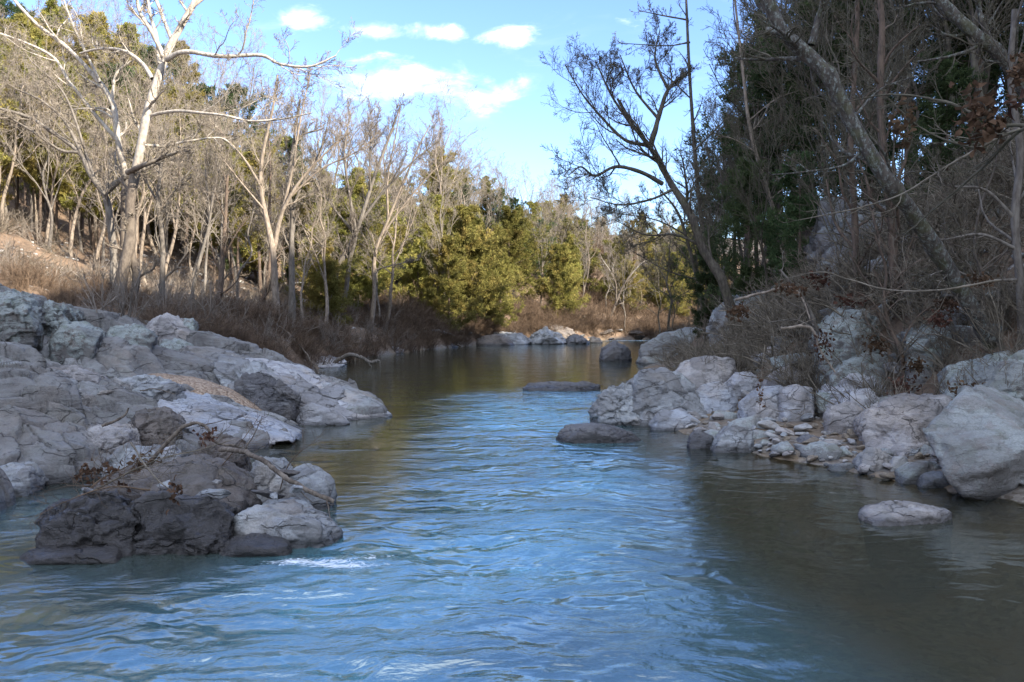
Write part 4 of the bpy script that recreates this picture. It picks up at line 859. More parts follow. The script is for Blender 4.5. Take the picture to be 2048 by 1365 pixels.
row(38, 48, 11, -120, 230, ['c5', 'c6', 'c4'], 'leftc', CED, 6.5)

# right bank woods
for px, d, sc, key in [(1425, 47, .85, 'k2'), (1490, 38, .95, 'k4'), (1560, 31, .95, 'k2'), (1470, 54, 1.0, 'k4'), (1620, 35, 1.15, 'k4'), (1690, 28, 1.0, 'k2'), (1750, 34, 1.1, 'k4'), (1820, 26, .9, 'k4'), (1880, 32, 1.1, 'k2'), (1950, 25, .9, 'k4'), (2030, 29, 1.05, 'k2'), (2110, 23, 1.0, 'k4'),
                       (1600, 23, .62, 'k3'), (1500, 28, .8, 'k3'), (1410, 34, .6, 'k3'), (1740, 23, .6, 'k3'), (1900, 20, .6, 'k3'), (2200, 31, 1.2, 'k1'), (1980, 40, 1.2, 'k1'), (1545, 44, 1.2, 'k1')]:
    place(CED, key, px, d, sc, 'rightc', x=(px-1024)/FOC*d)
for k in range(17):
    px = 1400+k*42+tr_.uniform(-12, 12); d = tr_.uniform(19, 40)*(1.25 if px < 1560 else 1)
    place(BARE, ['d2', 's3', 's2', 'd3', 'd2'][int(tr_.integers(5))], px, d, tr_.uniform(.8, 1.25), 'rightb', lean=(tr_.normal()*.07, tr_.normal()*.07-.04), x=(px-1024)/FOC*d)
for px, d, sc, key in [(1400, 40, .8, 'd2'), (1450, 33, .7, 'd3'), (1520, 38, .9, 'd2'), (1580, 33, 1., 'd1'), (1640, 26, .9, 'd2'), (1700, 33, 1.0, 'd1'), (1770, 23, .8, 'd2'), (1830, 30, 1.0, 'd1'), (1890, 22, .85, 'd2'), (1940, 28, 1.1, 'd1'), (2000, 20, .9, 'd2'), (2060, 24, 1.0, 'd1'), (2120, 18, .9, 'd3'),
                       (1350, 60, .8, 'd1'), (1310, 72, .7, 'd1'), (1390, 52, .8, 'd3'), (1480, 46, 1.0, 'd2'), (1740, 40, 1.1, 'd1'), (1860, 38, 1.1, 'd2'), (1560, 48, 1., 'd1'), (1680, 20, .55, 'd3'), (1790, 18, .5, 'd3'), (1540, 24, .6, 'd3'), (1340, 48, .5, 'd3'), (1620, 40, 1.2, 'd1'), (1960, 34, 1.2, 'd1'), (2160, 26, 1.3, 'd1')]:
    place(BARE, key, px, d, sc, 'rightb', x=(px-1024)/FOC*d)

# ------------------------------------------------------------------ trees that stand out, drawn limb by limb
HERO = []
def ground_d(px, py, lo=6, hi=90):
    """how far away the sight line through a trunk foot meets the ground"""
    dd = np.arange(lo, hi, .25); x = (px-1024)/FOC*dd; g_ = height(x, dd); z = CAM_H+(HOR-py)/FOC*dd; k = np.nonzero(g_ >= z-.05)[0]
    return float(dd[k[0]]) if len(k) else None
def hero(name, label, cat, d, limbs, matT, matC, n=(7, 6, 5, 4), t0=.3, seed=1, S=12, ratio=(.34, .5, .5, .5), ang=(25, 60), up=.06, rmin=.005, knots=.05, wander=.16, group=None):
    """limbs: (list of (px, py[, extra distance]), radius at foot, radius at end[, twig factor])"""
    rng = np.random.default_rng(seed); LB_ = []
    b0 = limbs[0][0][0]; off0 = b0[2] if len(b0) > 2 else 0; dn = ground_d(b0[0], b0[1], lo=max(6, d*.62))
    if dn is not None: kq = dn/(d+off0); d = d*kq; limbs = [([(q[0], q[1])+((q[2]*kq,) if len(q) > 2 else ()) for q in l[0]], l[1]*kq, l[2]*kq)+tuple(l[3:]) for l in limbs]
    for i, l in enumerate(limbs):
        P = np.array([PX(q[0], q[1], d+(q[2] if len(q) > 2 else 0)) for q in l[0]])
        if len(P) > 2: P[1:-1] += rng.normal(size=(len(P)-2, 3))*np.array([0, .5, 0])*l[1]
        LB_.append([P, np.linspace(l[1], l[2], max(4, len(P)))])
    b = LB_[0][0][0].copy(); gz = min(b[2]-.25, hz(b[0], b[1])-.3); LB_[0][0] = np.concatenate([[[b[0], b[1], gz]], LB_[0][0]])
    LB_[0][1] = np.interp(np.linspace(0, 1, 10), np.linspace(0, 1, len(LB_[0][1])), LB_[0][1]); LB_[0][1][0] *= 1.4
    org = np.array([b[0], b[1], gz])
    for l in LB_: l[0] = l[0]-org
    K = 14; P = np.stack([resample(p, K) for p, r in LB_]); R = np.stack([np.interp(np.linspace(0, 1, K), np.linspace(0, 1, len(r)), r) for p, r in LB_])
    Lg = np.linalg.norm(np.diff(P, axis=1), axis=2).sum(1); Lg = np.minimum(Lg, 5.5)*np.array([1.0]+[1.15]*(len(P)-1))
    P1, R1 = sprout(P, np.minimum(R, .10), n[0], rng, t0=t0, ang=ang, ratio=ratio[0], rr=.5, K=8, wander=wander, up=up, rmin=rmin*1.6, L=Lg)
    P2, R2 = sprout(P1, R1, n[1], rng, t0=.15, ang=ang, ratio=ratio[1], rr=.6, K=6, wander=wander*1.3, up=up, rmin=rmin*1.2)
    P3, R3 = sprout(P2, R2, n[2], rng, t0=.1, ang=ang, ratio=ratio[2], rr=.65, K=4, wander=.22, up=up*.6, rmin=rmin)
    thin = [tubes(P2, R2, 4), tubes(P3, R3, 3)]
    if n[3]: P4, R4 = sprout(P3, R3, n[3], rng, t0=.1, ang=ang, ratio=ratio[3], rr=.7, K=3, wander=.22, up=.02, rmin=rmin*.8, tipr=.6); thin.append(tubes(P4, R4, 3))
    root = empty(name, org); ob('trunk', trunk_mesh('trunk', LB_, [tubes(P1, R1, 6)], M[matT], S=S, K=34, knots=knots, seed=seed), root)
    V, F = join(thin); ob('crown', mesh('crown', V, F, M[matC]), root)
    tag(root, label, cat, group); HERO.append((root, limbs[0][0][0][0], d)); return root

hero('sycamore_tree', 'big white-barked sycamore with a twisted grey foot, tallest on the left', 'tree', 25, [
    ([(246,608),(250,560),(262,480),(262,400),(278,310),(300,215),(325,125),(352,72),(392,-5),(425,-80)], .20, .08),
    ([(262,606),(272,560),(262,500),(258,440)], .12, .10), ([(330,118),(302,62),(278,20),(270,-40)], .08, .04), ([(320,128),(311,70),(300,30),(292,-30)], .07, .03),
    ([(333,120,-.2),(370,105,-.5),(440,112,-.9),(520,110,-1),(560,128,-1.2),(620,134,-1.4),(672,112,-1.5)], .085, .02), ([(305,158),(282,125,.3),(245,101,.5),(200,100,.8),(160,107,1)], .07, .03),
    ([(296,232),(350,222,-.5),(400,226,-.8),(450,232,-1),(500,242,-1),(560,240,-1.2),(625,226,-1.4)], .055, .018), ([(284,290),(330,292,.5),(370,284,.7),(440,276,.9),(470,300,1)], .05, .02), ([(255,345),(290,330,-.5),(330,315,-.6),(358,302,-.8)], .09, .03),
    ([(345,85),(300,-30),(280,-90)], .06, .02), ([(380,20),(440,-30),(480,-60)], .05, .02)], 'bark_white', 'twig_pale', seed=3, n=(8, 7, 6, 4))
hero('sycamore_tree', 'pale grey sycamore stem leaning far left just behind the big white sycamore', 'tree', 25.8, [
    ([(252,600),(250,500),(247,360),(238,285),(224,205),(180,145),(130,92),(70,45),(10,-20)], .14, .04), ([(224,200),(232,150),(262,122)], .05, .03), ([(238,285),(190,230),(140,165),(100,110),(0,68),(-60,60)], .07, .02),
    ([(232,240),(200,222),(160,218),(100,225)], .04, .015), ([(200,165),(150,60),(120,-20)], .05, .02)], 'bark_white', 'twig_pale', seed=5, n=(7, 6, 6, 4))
hero('forked_tree', 'low forked tree with a mossy dark crotch left of the big sycamore', 'tree', 24, [
    ([(227,598),(224,520),(219,450),(207,392),(182,352),(158,305),(100,262),(50,232),(-20,212)], .14, .035), ([(208,388),(238,362),(270,348),(300,332),(355,304)], .10, .035), ([(170,325),(150,280),(122,235),(80,200),(30,178)], .06, .02),
    ([(158,305),(120,300),(60,260),(0,225)], .05, .02), ([(188,358),(170,300),(130,190),(60,120)], .05, .02)], 'bark_grey', 'twig_pale', seed=6, n=(8, 7, 6, 4))
hero('forked_tree', 'slender pale tree opening into a wide V of sprays above brown brush', 'tree', 29, [
    ([(556,652),(552,580),(548,500),(528,420),(520,365),(525,300),(545,220),(555,150)], .15, .03), ([(548,500),(560,440),(578,400),(610,350),(655,305),(700,265)], .09, .02), ([(520,370),(490,320),(455,280),(420,240)], .05, .02),
    ([(560,440),(585,340),(600,240),(620,150)], .06, .02), ([(528,420),(470,350),(440,310)], .04, .015), ([(580,395),(640,340),(720,300),(760,260)], .04, .015)], 'bark_tan', 'twig_pale', seed=8, n=(9, 8, 7, 5), up=.1, ang=(18, 42))
hero('bare_tree', 'straight dark trunk standing right beside the slender V-shaped tree', 'tree', 30, [
    ([(585,652),(583,560),(582,480),(584,430),(578,370),(582,300),(600,200)], .15, .04), ([(584,430),(600,380),(640,300),(660,230)], .06, .02), ([(581,320),(600,275),(645,258)], .05, .03)], 'bark_grey', 'twig_grey', seed=9, n=(7, 7, 6, 4), up=.12, ang=(18, 42))
hero('bare_tree', 'dark bent double-stemmed tree with a huge grey twig fan', 'tree', 31, [
    ([(662,655),(664,600),(675,540),(705,480),(722,440),(750,350),(780,270),(800,215)], .16, .03), ([(672,650),(690,590),(700,520),(712,470),(700,400),(690,310),(700,230)], .11, .025), ([(720,445),(770,380),(830,320),(880,280)], .06, .015), ([(712,470),(670,420),(640,370),(620,300)], .06, .015), ([(740,380),(740,300),(745,220)], .05, .015)], 'bark_grey', 'twig_grey', seed=10, n=(10, 9, 7, 5), up=.12, ang=(14, 38))
hero('bare_tree', 'slim tan tree at the right end of the front row, branches swept right', 'tree', 32, [
    ([(742,660),(748,590),(750,510),(776,440),(804,370),(835,300),(860,250)], .11, .02), ([(765,470),(800,420),(850,360),(890,320)], .05, .015), ([(776,440),(775,360),(790,280),(800,220)], .05, .015), ([(750,540),(790,530),(840,520)], .03, .012)], 'bark_tan', 'twig_grey', seed=11, n=(9, 8, 6, 5), up=.1, ang=(16, 42))
hero('bare_tree', 'straight grey trunk just right of the big white sycamore', 'tree', 28, [([(320,622),(323,560),(322,480),(318,410),(322,330),(330,260)], .13, .03), ([(320,440),(350,380),(390,330)], .05, .02), ([(318,410),(290,360),(270,320)], .04, .02)], 'bark_grey', 'twig_pale', seed=12)
hero('bare_tree', 'thin leaning snag with a sharp broken fork in the left woods', 'tree', 27, [([(380,618),(396,545),(415,460),(422,420),(430,375)], .075, .03), ([(415,452),(440,425),(462,405)], .03, .012)], 'bark_grey', 'twig_pale', seed=13, n=(4, 4, 4, 0))
hero('bare_tree', 'thick tan trunk with shaggy base above the sunlit rocks', 'tree', 31, [([(436,632),(442,580),(446,520),(450,440),(455,350)], .14, .05), ([(446,520),(470,470),(500,430)], .04, .015)], 'bark_red', 'twig_grey', seed=14, n=(8, 6, 5, 3))
hero('bare_tree', 'leaning tan trunk behind the V-shaped tree foot', 'tree', 33, [([(516,628),(530,590),(540,520),(538,440),(540,340),(536,260)], .11, .03)], 'bark_red', 'twig_grey', seed=15, n=(14, 7, 5, 4))
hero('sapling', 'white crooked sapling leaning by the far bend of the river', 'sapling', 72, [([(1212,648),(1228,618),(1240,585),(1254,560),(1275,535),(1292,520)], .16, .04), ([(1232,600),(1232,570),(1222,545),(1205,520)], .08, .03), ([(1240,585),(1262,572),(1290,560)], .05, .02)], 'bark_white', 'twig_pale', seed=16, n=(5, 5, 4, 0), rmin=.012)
hero('bare_tree', 'dark oak leaning over the river with a broad black twig crown', 'tree', 24, [
    ([(1490,700),(1468,640),(1440,560),(1405,500),(1378,430),(1348,372),(1318,320),(1298,292),(1262,248),(1235,198)], .19, .04), ([(1300,298),(1318,232),(1336,180),(1370,148)], .09, .03), ([(1325,368,-.3),(1283,345,-.6),(1232,334,-.8),(1190,352,-1),(1162,334,-1.2),(1138,350,-1.4)], .07, .015),
    ([(1300,292),(1250,280,.5),(1205,238,.8),(1165,190,1),(1130,130,1.2)], .06, .015), ([(1262,250),(1222,190),(1190,120)], .05, .015), ([(1318,240),(1270,180),(1240,110)], .05, .015), ([(1336,180),(1310,120),(1320,60)], .05, .015), ([(1345,380,-.5),(1300,400,-.6),(1240,410,-.8),(1180,395,-1)], .045, .012), ([(1400,490),(1350,470),(1290,470),(1230,440)], .05, .012)],
    'bark_dark', 'twig_dark', seed=17, n=(10, 8, 7, 4), t0=.3, wander=.13, ratio=(.42, .5, .55, .6), up=.1, rmin=.004)
hero('bare_tree', 'tall thin dark pole tree rising straight behind the leaning oak', 'tree', 25.5, [([(1446,640),(1420,540),(1402,420),(1386,250),(1376,100),(1370,-60)], .10, .035), ([(1380,85),(1330,92),(1230,86)], .03, .01), ([(1374,40),(1320,30),(1280,22)], .03, .01), ([(1390,300),(1450,240),(1480,200)], .03, .01), ([(1384,200),(1330,150),(1300,140)], .025, .01)], 'bark_dark', 'twig_dark', seed=18, n=(12, 5, 4, 3), ratio=(.3, .45, .5, .5))
hero('bare_tree', 'second dark pole tree with downswept limbs left of the leaning oak', 'tree', 29, [([(1418,650),(1395,560),(1372,470),(1352,420),(1320,380)], .09, .03), ([(1395,560),(1330,540),(1260,500)], .035, .012), ([(1372,470),(1310,440),(1220,425)], .035, .012)], 'bark_dark', 'twig_dark', seed=19, n=(10, 8, 6, 4))
hero('bare_tree', 'thick lichen-spotted trunk leaning diagonally left across the dark woods', 'tree', 11.2, [
    ([(1985,690,1.),(1905,545,.6),(1835,440,.3),(1772,362),(1700,240),(1652,152),(1610,102),(1560,55),(1518,-30)], .125, .085), ([(1625,118),(1590,92),(1556,72),(1532,62)], .07, .05), ([(1622,90),(1642,20),(1655,-40)], .05, .03), ([(1730,290),(1690,330),(1600,345),(1540,350)], .02, .006), ([(1700,245),(1760,180),(1840,150)], .02, .006)], 'bark_lichen', 'twig_dark', seed=20, n=(6, 5, 4, 3), S=16, ratio=(.3, .45, .5, .5), knots=.08)
hero('bare_tree', 'lichen-spotted trunk crossing the top right corner of the woods', 'tree', 10.2, [([(2140,300),(2060,180),(2000,112),(1940,68),(1884,0),(1850,-50)], .095, .07), ([(1990,105),(1960,40),(1950,-40)], .04, .02), ([(1940,68),(1900,70),(1860,50)], .025, .01)], 'bark_lichen', 'twig_dark', seed=21, n=(6, 5, 4, 3), S=14, knots=.08)
hero('sapling', 'slender pale green-grey sapling arching up before the dark cedars', 'sapling', 13.2, [([(1578,572),(1568,490),(1542,400),(1512,302),(1496,230),(1482,100),(1466,-30)], .048, .018), ([(1512,305),(1470,280),(1430,270)], .012, .005), ([(1540,400),(1580,370),(1640,350)], .012, .005), ([(1500,240),(1550,200),(1600,180)], .012, .005)], 'bark_tan', 'twig_grey', seed=22, n=(7, 5, 3, 0), rmin=.003, ratio=(.25, .5, .5, .5))
hero('sapling', 'pale bent sapling forking off beside the slender arching one', 'sapling', 13.6, [([(1562,560),(1556,500),(1545,455),(1505,425),(1468,395)], .03, .012)], 'bark_tan', 'twig_grey', seed=23, n=(6, 5, 3, 0), rmin=.003)
hero('cedar_tree', 'shaggy brown cedar trunk in front of the cliff hollow', 'tree', 16, [([(1796,640),(1788,520),(1782,430),(1768,350),(1760,200),(1762,40),(1750,-60)], .11, .05)], 'bark_red', 'twig_dark', seed=24, n=(22, 6, 5, 3), t0=.1, ratio=(.3, .45, .5, .5))
hero('cedar_tree', 'reddish cedar trunk before the face of the tall cliff block', 'tree', 16.8, [([(1722,620),(1712,500),(1708,400),(1700,280),(1712,100),(1716,-60)], .09, .04)], 'bark_red', 'twig_dark', seed=25, n=(22, 6, 5, 3), t0=.1, ratio=(.3, .45, .5, .5))
hero('sapling', 'brown sapling hung with dead leaves growing beside the long slanting boulder', 'sapling', 13.0, [([(1806,782),(1800,710),(1782,655),(1768,600),(1772,540),(1750,470)], .045, .015), ([(1798,700),(1830,640),(1880,600)], .018, .008), ([(1780,650),(1740,600),(1700,580)], .018, .008), ([(1768,600),(1800,550),(1840,520)], .015, .006)], 'bark_red', 'twig_brush2', seed=26, n=(7, 6, 4, 0), rmin=.003)
hero('sapling', 'leafy-based brown sapling leaning left beside the big lichen boulder', 'sapling', 14.0, [([(1668,760),(1655,705),(1632,650),(1610,600),(1560,540)], .05, .02), ([(1640,665),(1590,640),(1540,645)], .02, .008), ([(1655,700),(1680,640),(1700,590)], .02, .008)], 'bark_grey', 'twig_brush2', seed=27, n=(7, 6, 4, 0), rmin=.003)
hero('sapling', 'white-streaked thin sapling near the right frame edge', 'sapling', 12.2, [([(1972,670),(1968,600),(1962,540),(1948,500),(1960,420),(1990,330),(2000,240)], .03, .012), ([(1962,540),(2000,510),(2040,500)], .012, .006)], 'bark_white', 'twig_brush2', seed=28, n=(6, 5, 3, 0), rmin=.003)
hero('bare_tree', 'grey trunk with hanging branches at the right frame edge', 'tree', 12.5, [([(2046,690),(2040,560),(2030,440),(2040,300),(2020,160),(2030,20)], .075, .04), ([(2035,500),(1960,470),(1880,480),(1800,470)], .03, .008), ([(2032,440),(1970,380),(1900,370),(1860,330)], .03, .008), ([(2038,560),(1960,560),(1900,540),(1840,560)], .025, .008)], 'bark_grey', 'twig_dark', seed=29, n=(8, 6, 5, 3), rmin=.004)

# ------------------------------------------------------------------ brush
sr = np.random.default_rng(33)
def shrub_geo(h, stems, rng, spread=.5, n=(6, 5, 4), ang=(15, 50), r=.006, arch=.0):
    a = rng.uniform(0, 6.28, stems); el = rng.uniform(0, spread, stems); d = np.stack([np.cos(a)*np.sin(el), np.sin(a)*np.sin(el), np.cos(el)], -1)
    p = np.stack([rng.normal(size=stems)*.08*h, rng.normal(size=stems)*.08*h, np.full(stems, -.1)], -1); ln = h*rng.uniform(.6, 1.15, stems); out = [p]
    for k in range(6):
        d = d+rng.normal(size=(stems, 3))*.12-np.array([0, 0, arch]); d /= np.linalg.norm(d, axis=1, keepdims=True); p = p+d*(ln/6)[:, None]; out.append(p)
    P = np.stack(out, 1); R = np.linspace(1, .35, 7)[None]*r*rng.uniform(.7, 1.3, stems)[:, None]
    P1, R1 = sprout(P, R, n[0], rng, t0=.25, ang=ang, ratio=.45, rr=.7, K=5, wander=.2, up=.05, rmin=.0028); P2, R2 = sprout(P1, R1, n[1], rng, t0=.15, ang=ang, ratio=.45, rr=.8, K=3, wander=.22, up=.02, rmin=.0022)
    return join([tubes(P, R, 4), tubes(P1, R1, 3), tubes(P2, R2, 3)])
SHR = [shrub_geo(1.0, 22, sr, .7, (6, 5, 0), r=.008) for _ in range(5)]
SHRL = [shrub_geo(1.0, 11, sr, .9, (5, 4, 0), r=.014, arch=.10) for _ in range(5)]
def scatter_mesh(name, geos, spots, mat, attrs=None):
    Vs, Fs, o = [], [], 0
    for (x, y, z, s, sz, rz) in spots:
        V, F = geos[int(sr.integers(len(geos)))]; c, s_ = math.cos(rz), math.sin(rz)
        Vs.append(np.stack([x+s*(V[:, 0]*c-V[:, 1]*s_), y+s*(V[:, 0]*s_+V[:, 1]*c), z+sz*V[:, 2]], -1)); Fs.append(F+o); o += len(V)
    return mesh(name, np.concatenate(Vs), np.concatenate(Fs), mat)
sp = []
while len(sp) < 330:      # thicket along the left bank
    y = sr.uniform(18.5, 62)**1.0; dl = sr.uniform(-.1, 3.4)*(1+(y-20)*.015); x = float(bankL(y))-dl
    if y < 21.5 and x > -7.2: continue
    if y < 19.5 and x > -9: continue
    s = sr.uniform(.7, 1.25)*(.75+.012*y); sp.append((x, y, surf(x, y)-.05, s, s*sr.uniform(.6, .95), sr.uniform(0, 6.28)))
o = ob('undergrowth', scatter_mesh('undergrowth', SHR, sp, M['twig_brush'])); tag(o, 'dense red-brown leafless brush along the left bank', 'brush', kind='stuff')
for k in range(130):
    y = sr.uniform(19.5, 29); x = -sr.uniform(7.5, 16); s = sr.uniform(.6, 1.1)
    sp.append((x, y, surf(x, y)-.05, s, s*sr.uniform(.6, .9), sr.uniform(0, 6.28)))
bpy.data.objects.remove(o); o = ob('undergrowth', scatter_mesh('undergrowth', SHR, sp, M['twig_brush'])); tag(o, 'dense red-brown leafless brush along the left bank', 'brush', kind='stuff')
sp = []
while len(sp) < 260:      # thin brush on the left flat, at the woods edge and up the slope
    y = sr.uniform(23, 62); x = float(bankL(y))-sr.uniform(3, 24)
    if abs(x/y*FOC+1024-500) > 640: continue
    s = sr.uniform(.8, 1.7); sp.append((x, y, hz(x, y)-.05, s, s*sr.uniform(.7, 1.1), sr.uniform(0, 6.28)))
o = ob('undergrowth', scatter_mesh('undergrowth', SHRL, sp, M['twig_grey'])); tag(o, 'pale thin leafless undergrowth beneath the left woods', 'brush', kind='stuff')
sp = []
for k in range(60):
    px = sr.uniform(-120, 250); y = sr.uniform(25, 56); x = (px-1024)/FOC*y; s = sr.uniform(.9, 1.8); sp.append((x, y, hz(x, y)-.05, s, s*sr.uniform(.6, .9), sr.uniform(0, 6.28)))
o = ob('undergrowth', scatter_mesh('undergrowth', SHRL, sp, M['twig_brush2'])); tag(o, 'grey-brown brush covering the slope at the far left', 'brush', kind='stuff')
sp = []
while len(sp) < 330:      # brush at the far bend
    y = sr.uniform(56, 130); x = float(bankL(y))-sr.uniform(.2, 7)
    if y > 76: x = sr.uniform(-4, 36); 
    if x > bankL(y)-.2: continue
    s = sr.uniform(1.2, 2.6); sp.append((x, y, hz(x, y)-.05, s, s*sr.uniform(.6, .9), sr.uniform(0, 6.28)))
for k in range(330):
    px = sr.uniform(1090, 1440); y = sr.uniform(74, 135); x = (px-1024)/FOC*y; h_ = hz(x, y); s = sr.uniform(1.6, 3.4)
    if h_ > .02: sp.append((x, y, h_-.05, s, s*sr.uniform(.6, .9), sr.uniform(0, 6.28)))
for k in range(230):
    y = sr.uniform(52, 92); x = float(bankL(y))-sr.uniform(.15, 2.2); h_ = hz(x, y); s = sr.uniform(.9, 1.8); sp.append((x, y, max(h_, 0)-.05, s, s*sr.uniform(.55, .9), sr.uniform(0, 6.28)))
o = ob('undergrowth', scatter_mesh('undergrowth', SHR, sp, M['twig_brush'])); tag(o, 'brown leafless brush around the far bend', 'brush', kind='stuff')
sp = []
while len(sp) < 700:      # tangle over the right slope
    y = sr.uniform(11, 60)**1.0 if sr.random() < .45 else sr.uniform(11.5, 24); x = float(bankR(y))+sr.uniform(1.0 if y > 18 else 2.5, 10 if y < 26 else 14); px = x/y*FOC+1024
    if px > 2250: continue
    s = sr.uniform(.8, 1.9)*(.75 if y < 14.5 else 1); sp.append((x, y, hz(x, y)-.05, s, s*sr.uniform(.6, 1.0), sr.uniform(0, 6.28)))
o = ob('undergrowth', scatter_mesh('undergrowth', SHRL+SHRL+SHR[:1], sp, M['twig_brush2'])); tag(o, 'tangled grey-brown leafless brush over the right bank', 'brush', kind='stuff')

sp = []
while len(sp) < 90:      # taller grey stems standing through the left thicket
    y = sr.uniform(19.5, 60); x = float(bankL(y))-sr.uniform(.2, 6)
    if y < 21.5 and x > -8: continue
    s = sr.uniform(1.0, 1.9); sp.append((x, y, surf(x, y)-.05, s*.8, s, sr.uniform(0, 6.28)))
o = ob('undergrowth', scatter_mesh('undergrowth', SHRL, sp, M['twig_grey'])); tag(o, 'taller pale dead stems standing through the left brush', 'brush', kind='stuff')
# --- dead leaves: curled blades in clusters
def leaf_cluster(n, R, rng, L=(.05, .09)):
    u, v = np.meshgrid(np.linspace(0, 1, 5), np.linspace(-1, 1, 3)); u, v = u.ravel(), v.ravel(); Vs, Fs = [], []
    wd = np.sin(np.pi*np.clip(u*.92+.04, 0, 1))**.7*.25*(1+.25*np.sin(u*19))
    idx = np.arange(15).reshape(3, 5); F0 = np.stack([idx[:-1, :-1], idx[:-1, 1:], idx[1:, 1:], idx[1:, :-1]], -1).reshape(-1, 4)
    for i in range(n):
        l = rng.uniform(*L); cu = rng.uniform(1.0, 3.4)*rng.choice([-1, 1]); fo = rng.uniform(.2, 1.1)
        x = np.sin(cu*u)/cu*l; z = (1-np.cos(cu*u))/cu*l+np.abs(v)*wd*fo*l; y = v*wd*l
        V = np.stack([x, y, z], -1); q = rng.normal(size=4); q /= np.linalg.norm(q); a, b, c, d = q
        Rm = np.array([[1-2*(c*c+d*d), 2*(b*c-a*d), 2*(b*d+a*c)], [2*(b*c+a*d), 1-2*(b*b+d*d), 2*(c*d-a*b)], [2*(b*d-a*c), 2*(c*d+a*b), 1-2*(b*b+c*c)]])
        V = V@Rm.T+rng.normal(size=3)*np.array(R)*.5; Vs.append(V); Fs.append(F0+15*i)
    return np.concatenate(Vs), np.concatenate(Fs), np.repeat(rng.random(n), 15)
def leaves_at(label, p, n, R, L=(.05, .09), seed=1, name='dead_leaves', cat='dead leaves', group=None):
    V, F, tn = leaf_cluster(n, R, np.random.default_rng(seed), L); o = ob(name, mesh(name, V, F, M['deadleaf'], attrs={'tone': tn})); o.location = p; tag(o, label, cat, group, 'stuff'); return o
leaves_at('ragged brown dead leaf clump hanging before the dark woods', PX(1808,246,4.2), 46, (.055, .05, .13), (.035, .06), 2)
leaves_at('big rust-brown dead leaf clump hanging at upper right', PX(1965,235,3.9), 110, (.10, .08, .15), (.04, .075), 3)
leaves_at('small curled brown leaf clump at the upper right frame edge', PX(2034,150,3.8), 44, (.05, .05, .08), (.03, .06), 4)
leaves_at('few curled brown leaves just right of the big hanging clump', PX(2012,206,3.9), 7, (.08, .05, .03), (.06, .09), 5)
def stick(name, label, cat, pts, r0, r1, mat, n=(5, 3), seed=1, sub=.35, S=8, group=None, rmin=.0015):
    """a branch: one stem with its side twigs; pts are (px, py, d)"""
    rng = np.random.default_rng(seed); P = resample(np.array([PX(*q) for q in pts]), 60)[None]; P = P+n2(P[..., 0]*3, P[..., 2]*3+seed, 2.0, seed, 3)[..., None]*np.array([.5, .5, 1])*r0*.9; R = np.linspace(r0, r1, 60)[None]
    parts = []; V, F = tubes(P, R, S); c = np.repeat(P[0], S, 0); V = c+(V-c)*(1+.3*vnoise(V*14/max(r0*8, .2), seed)[:, None]+.18*vnoise(V*60, seed+2)[:, None]); parts.append((V, F))
    if n[0]:
        P1, R1 = sprout(P, R, n[0], rng, t0=.12, ang=(25, 65), ratio=sub, rr=.45, K=6, wander=.2, up=.03, rmin=rmin); parts.append(tubes(P1, R1, 4))
        if n[1]: P2, R2 = sprout(P1, R1, n[1], rng, t0=.15, ang=(25, 60), ratio=.5, rr=.6, K=4, wander=.2, up=.02, rmin=rmin); parts.append(tubes(P2, R2, 3))
    V, F = join(parts); org = V.mean(0); o = ob(name, mesh(name, V-org, F, M[mat])); o.location = org; tag(o, label, cat, group); return o
stick('branch', 'near dark branch reaching in from the right, carrying the big leaf clump', 'branch', [(2120,262,3.6),(2050,252,3.8),(1990,248,3.9),(1940,225,4.0),(1880,200,4.1),(1780,190,4.2),(1690,205,4.3)], .012, .003, 'twig_dark', (9, 4), 3, .28)
stick('branch', 'near grey-violet forked branch under the big hanging leaf clump', 'branch', [(2120,240,3.6),(2040,262,3.8),(1970,330,4.0),(1890,400,4.2),(1810,470,4.4)], .010, .003, 'twig_dark', (8, 4), 4, .3)
stick('branch', 'thin branch sloping down left below the hanging leaves', 'branch', [(2120,230,4.4),(2000,275,4.5),(1900,330,4.6),(1800,390,4.8),(1700,420,5.0),(1600,440,5.2)], .010, .003, 'twig_brush2', (10, 4), 5, .25)
stick('branch', 'thin twig holding the ragged brown leaf clump', 'branch', [(1960,300,4.1),(1890,280,4.15),(1840,255,4.2),(1800,220,4.2),(1770,190,4.2)], .006, .002, 'twig_dark', (6, 3), 6, .35)
stick('branch', 'low thin branch arching left out of the right brush', 'branch', [(2000,560,9),(1880,580,9.3),(1780,580,9.8),(1700,560,10.2),(1640,545,10.5),(1560,560,11)], .014, .004, 'twig_brush2', (12, 5), 7, .22)
stick('branch', 'curved pale branch lying against the big lichen boulder', 'branch', [(1560,660,14),(1620,655,14),(1640,700,13.9),(1670,745,13.8)], .03, .015, 'bark_tan', (5, 3), 8, .3)
stick('branch', 'bent dead branch over the brush behind the bar', 'branch', [(1470,600,16),(1530,585,15.8),(1580,575,15.6),(1606,600,15.4),(1620,640,15.2)], .03, .012, 'bark_tan', (8, 4), 9, .3)

stick('branch', 'thin hanging twig threaded with the reddish leaf strings', 'branch', [(1530,690,13.8),(1524,740,13.7),(1519,790,13.6),(1520,830,13.6)], .007, .003, 'twig_brush2', (5, 0), 21, .25)
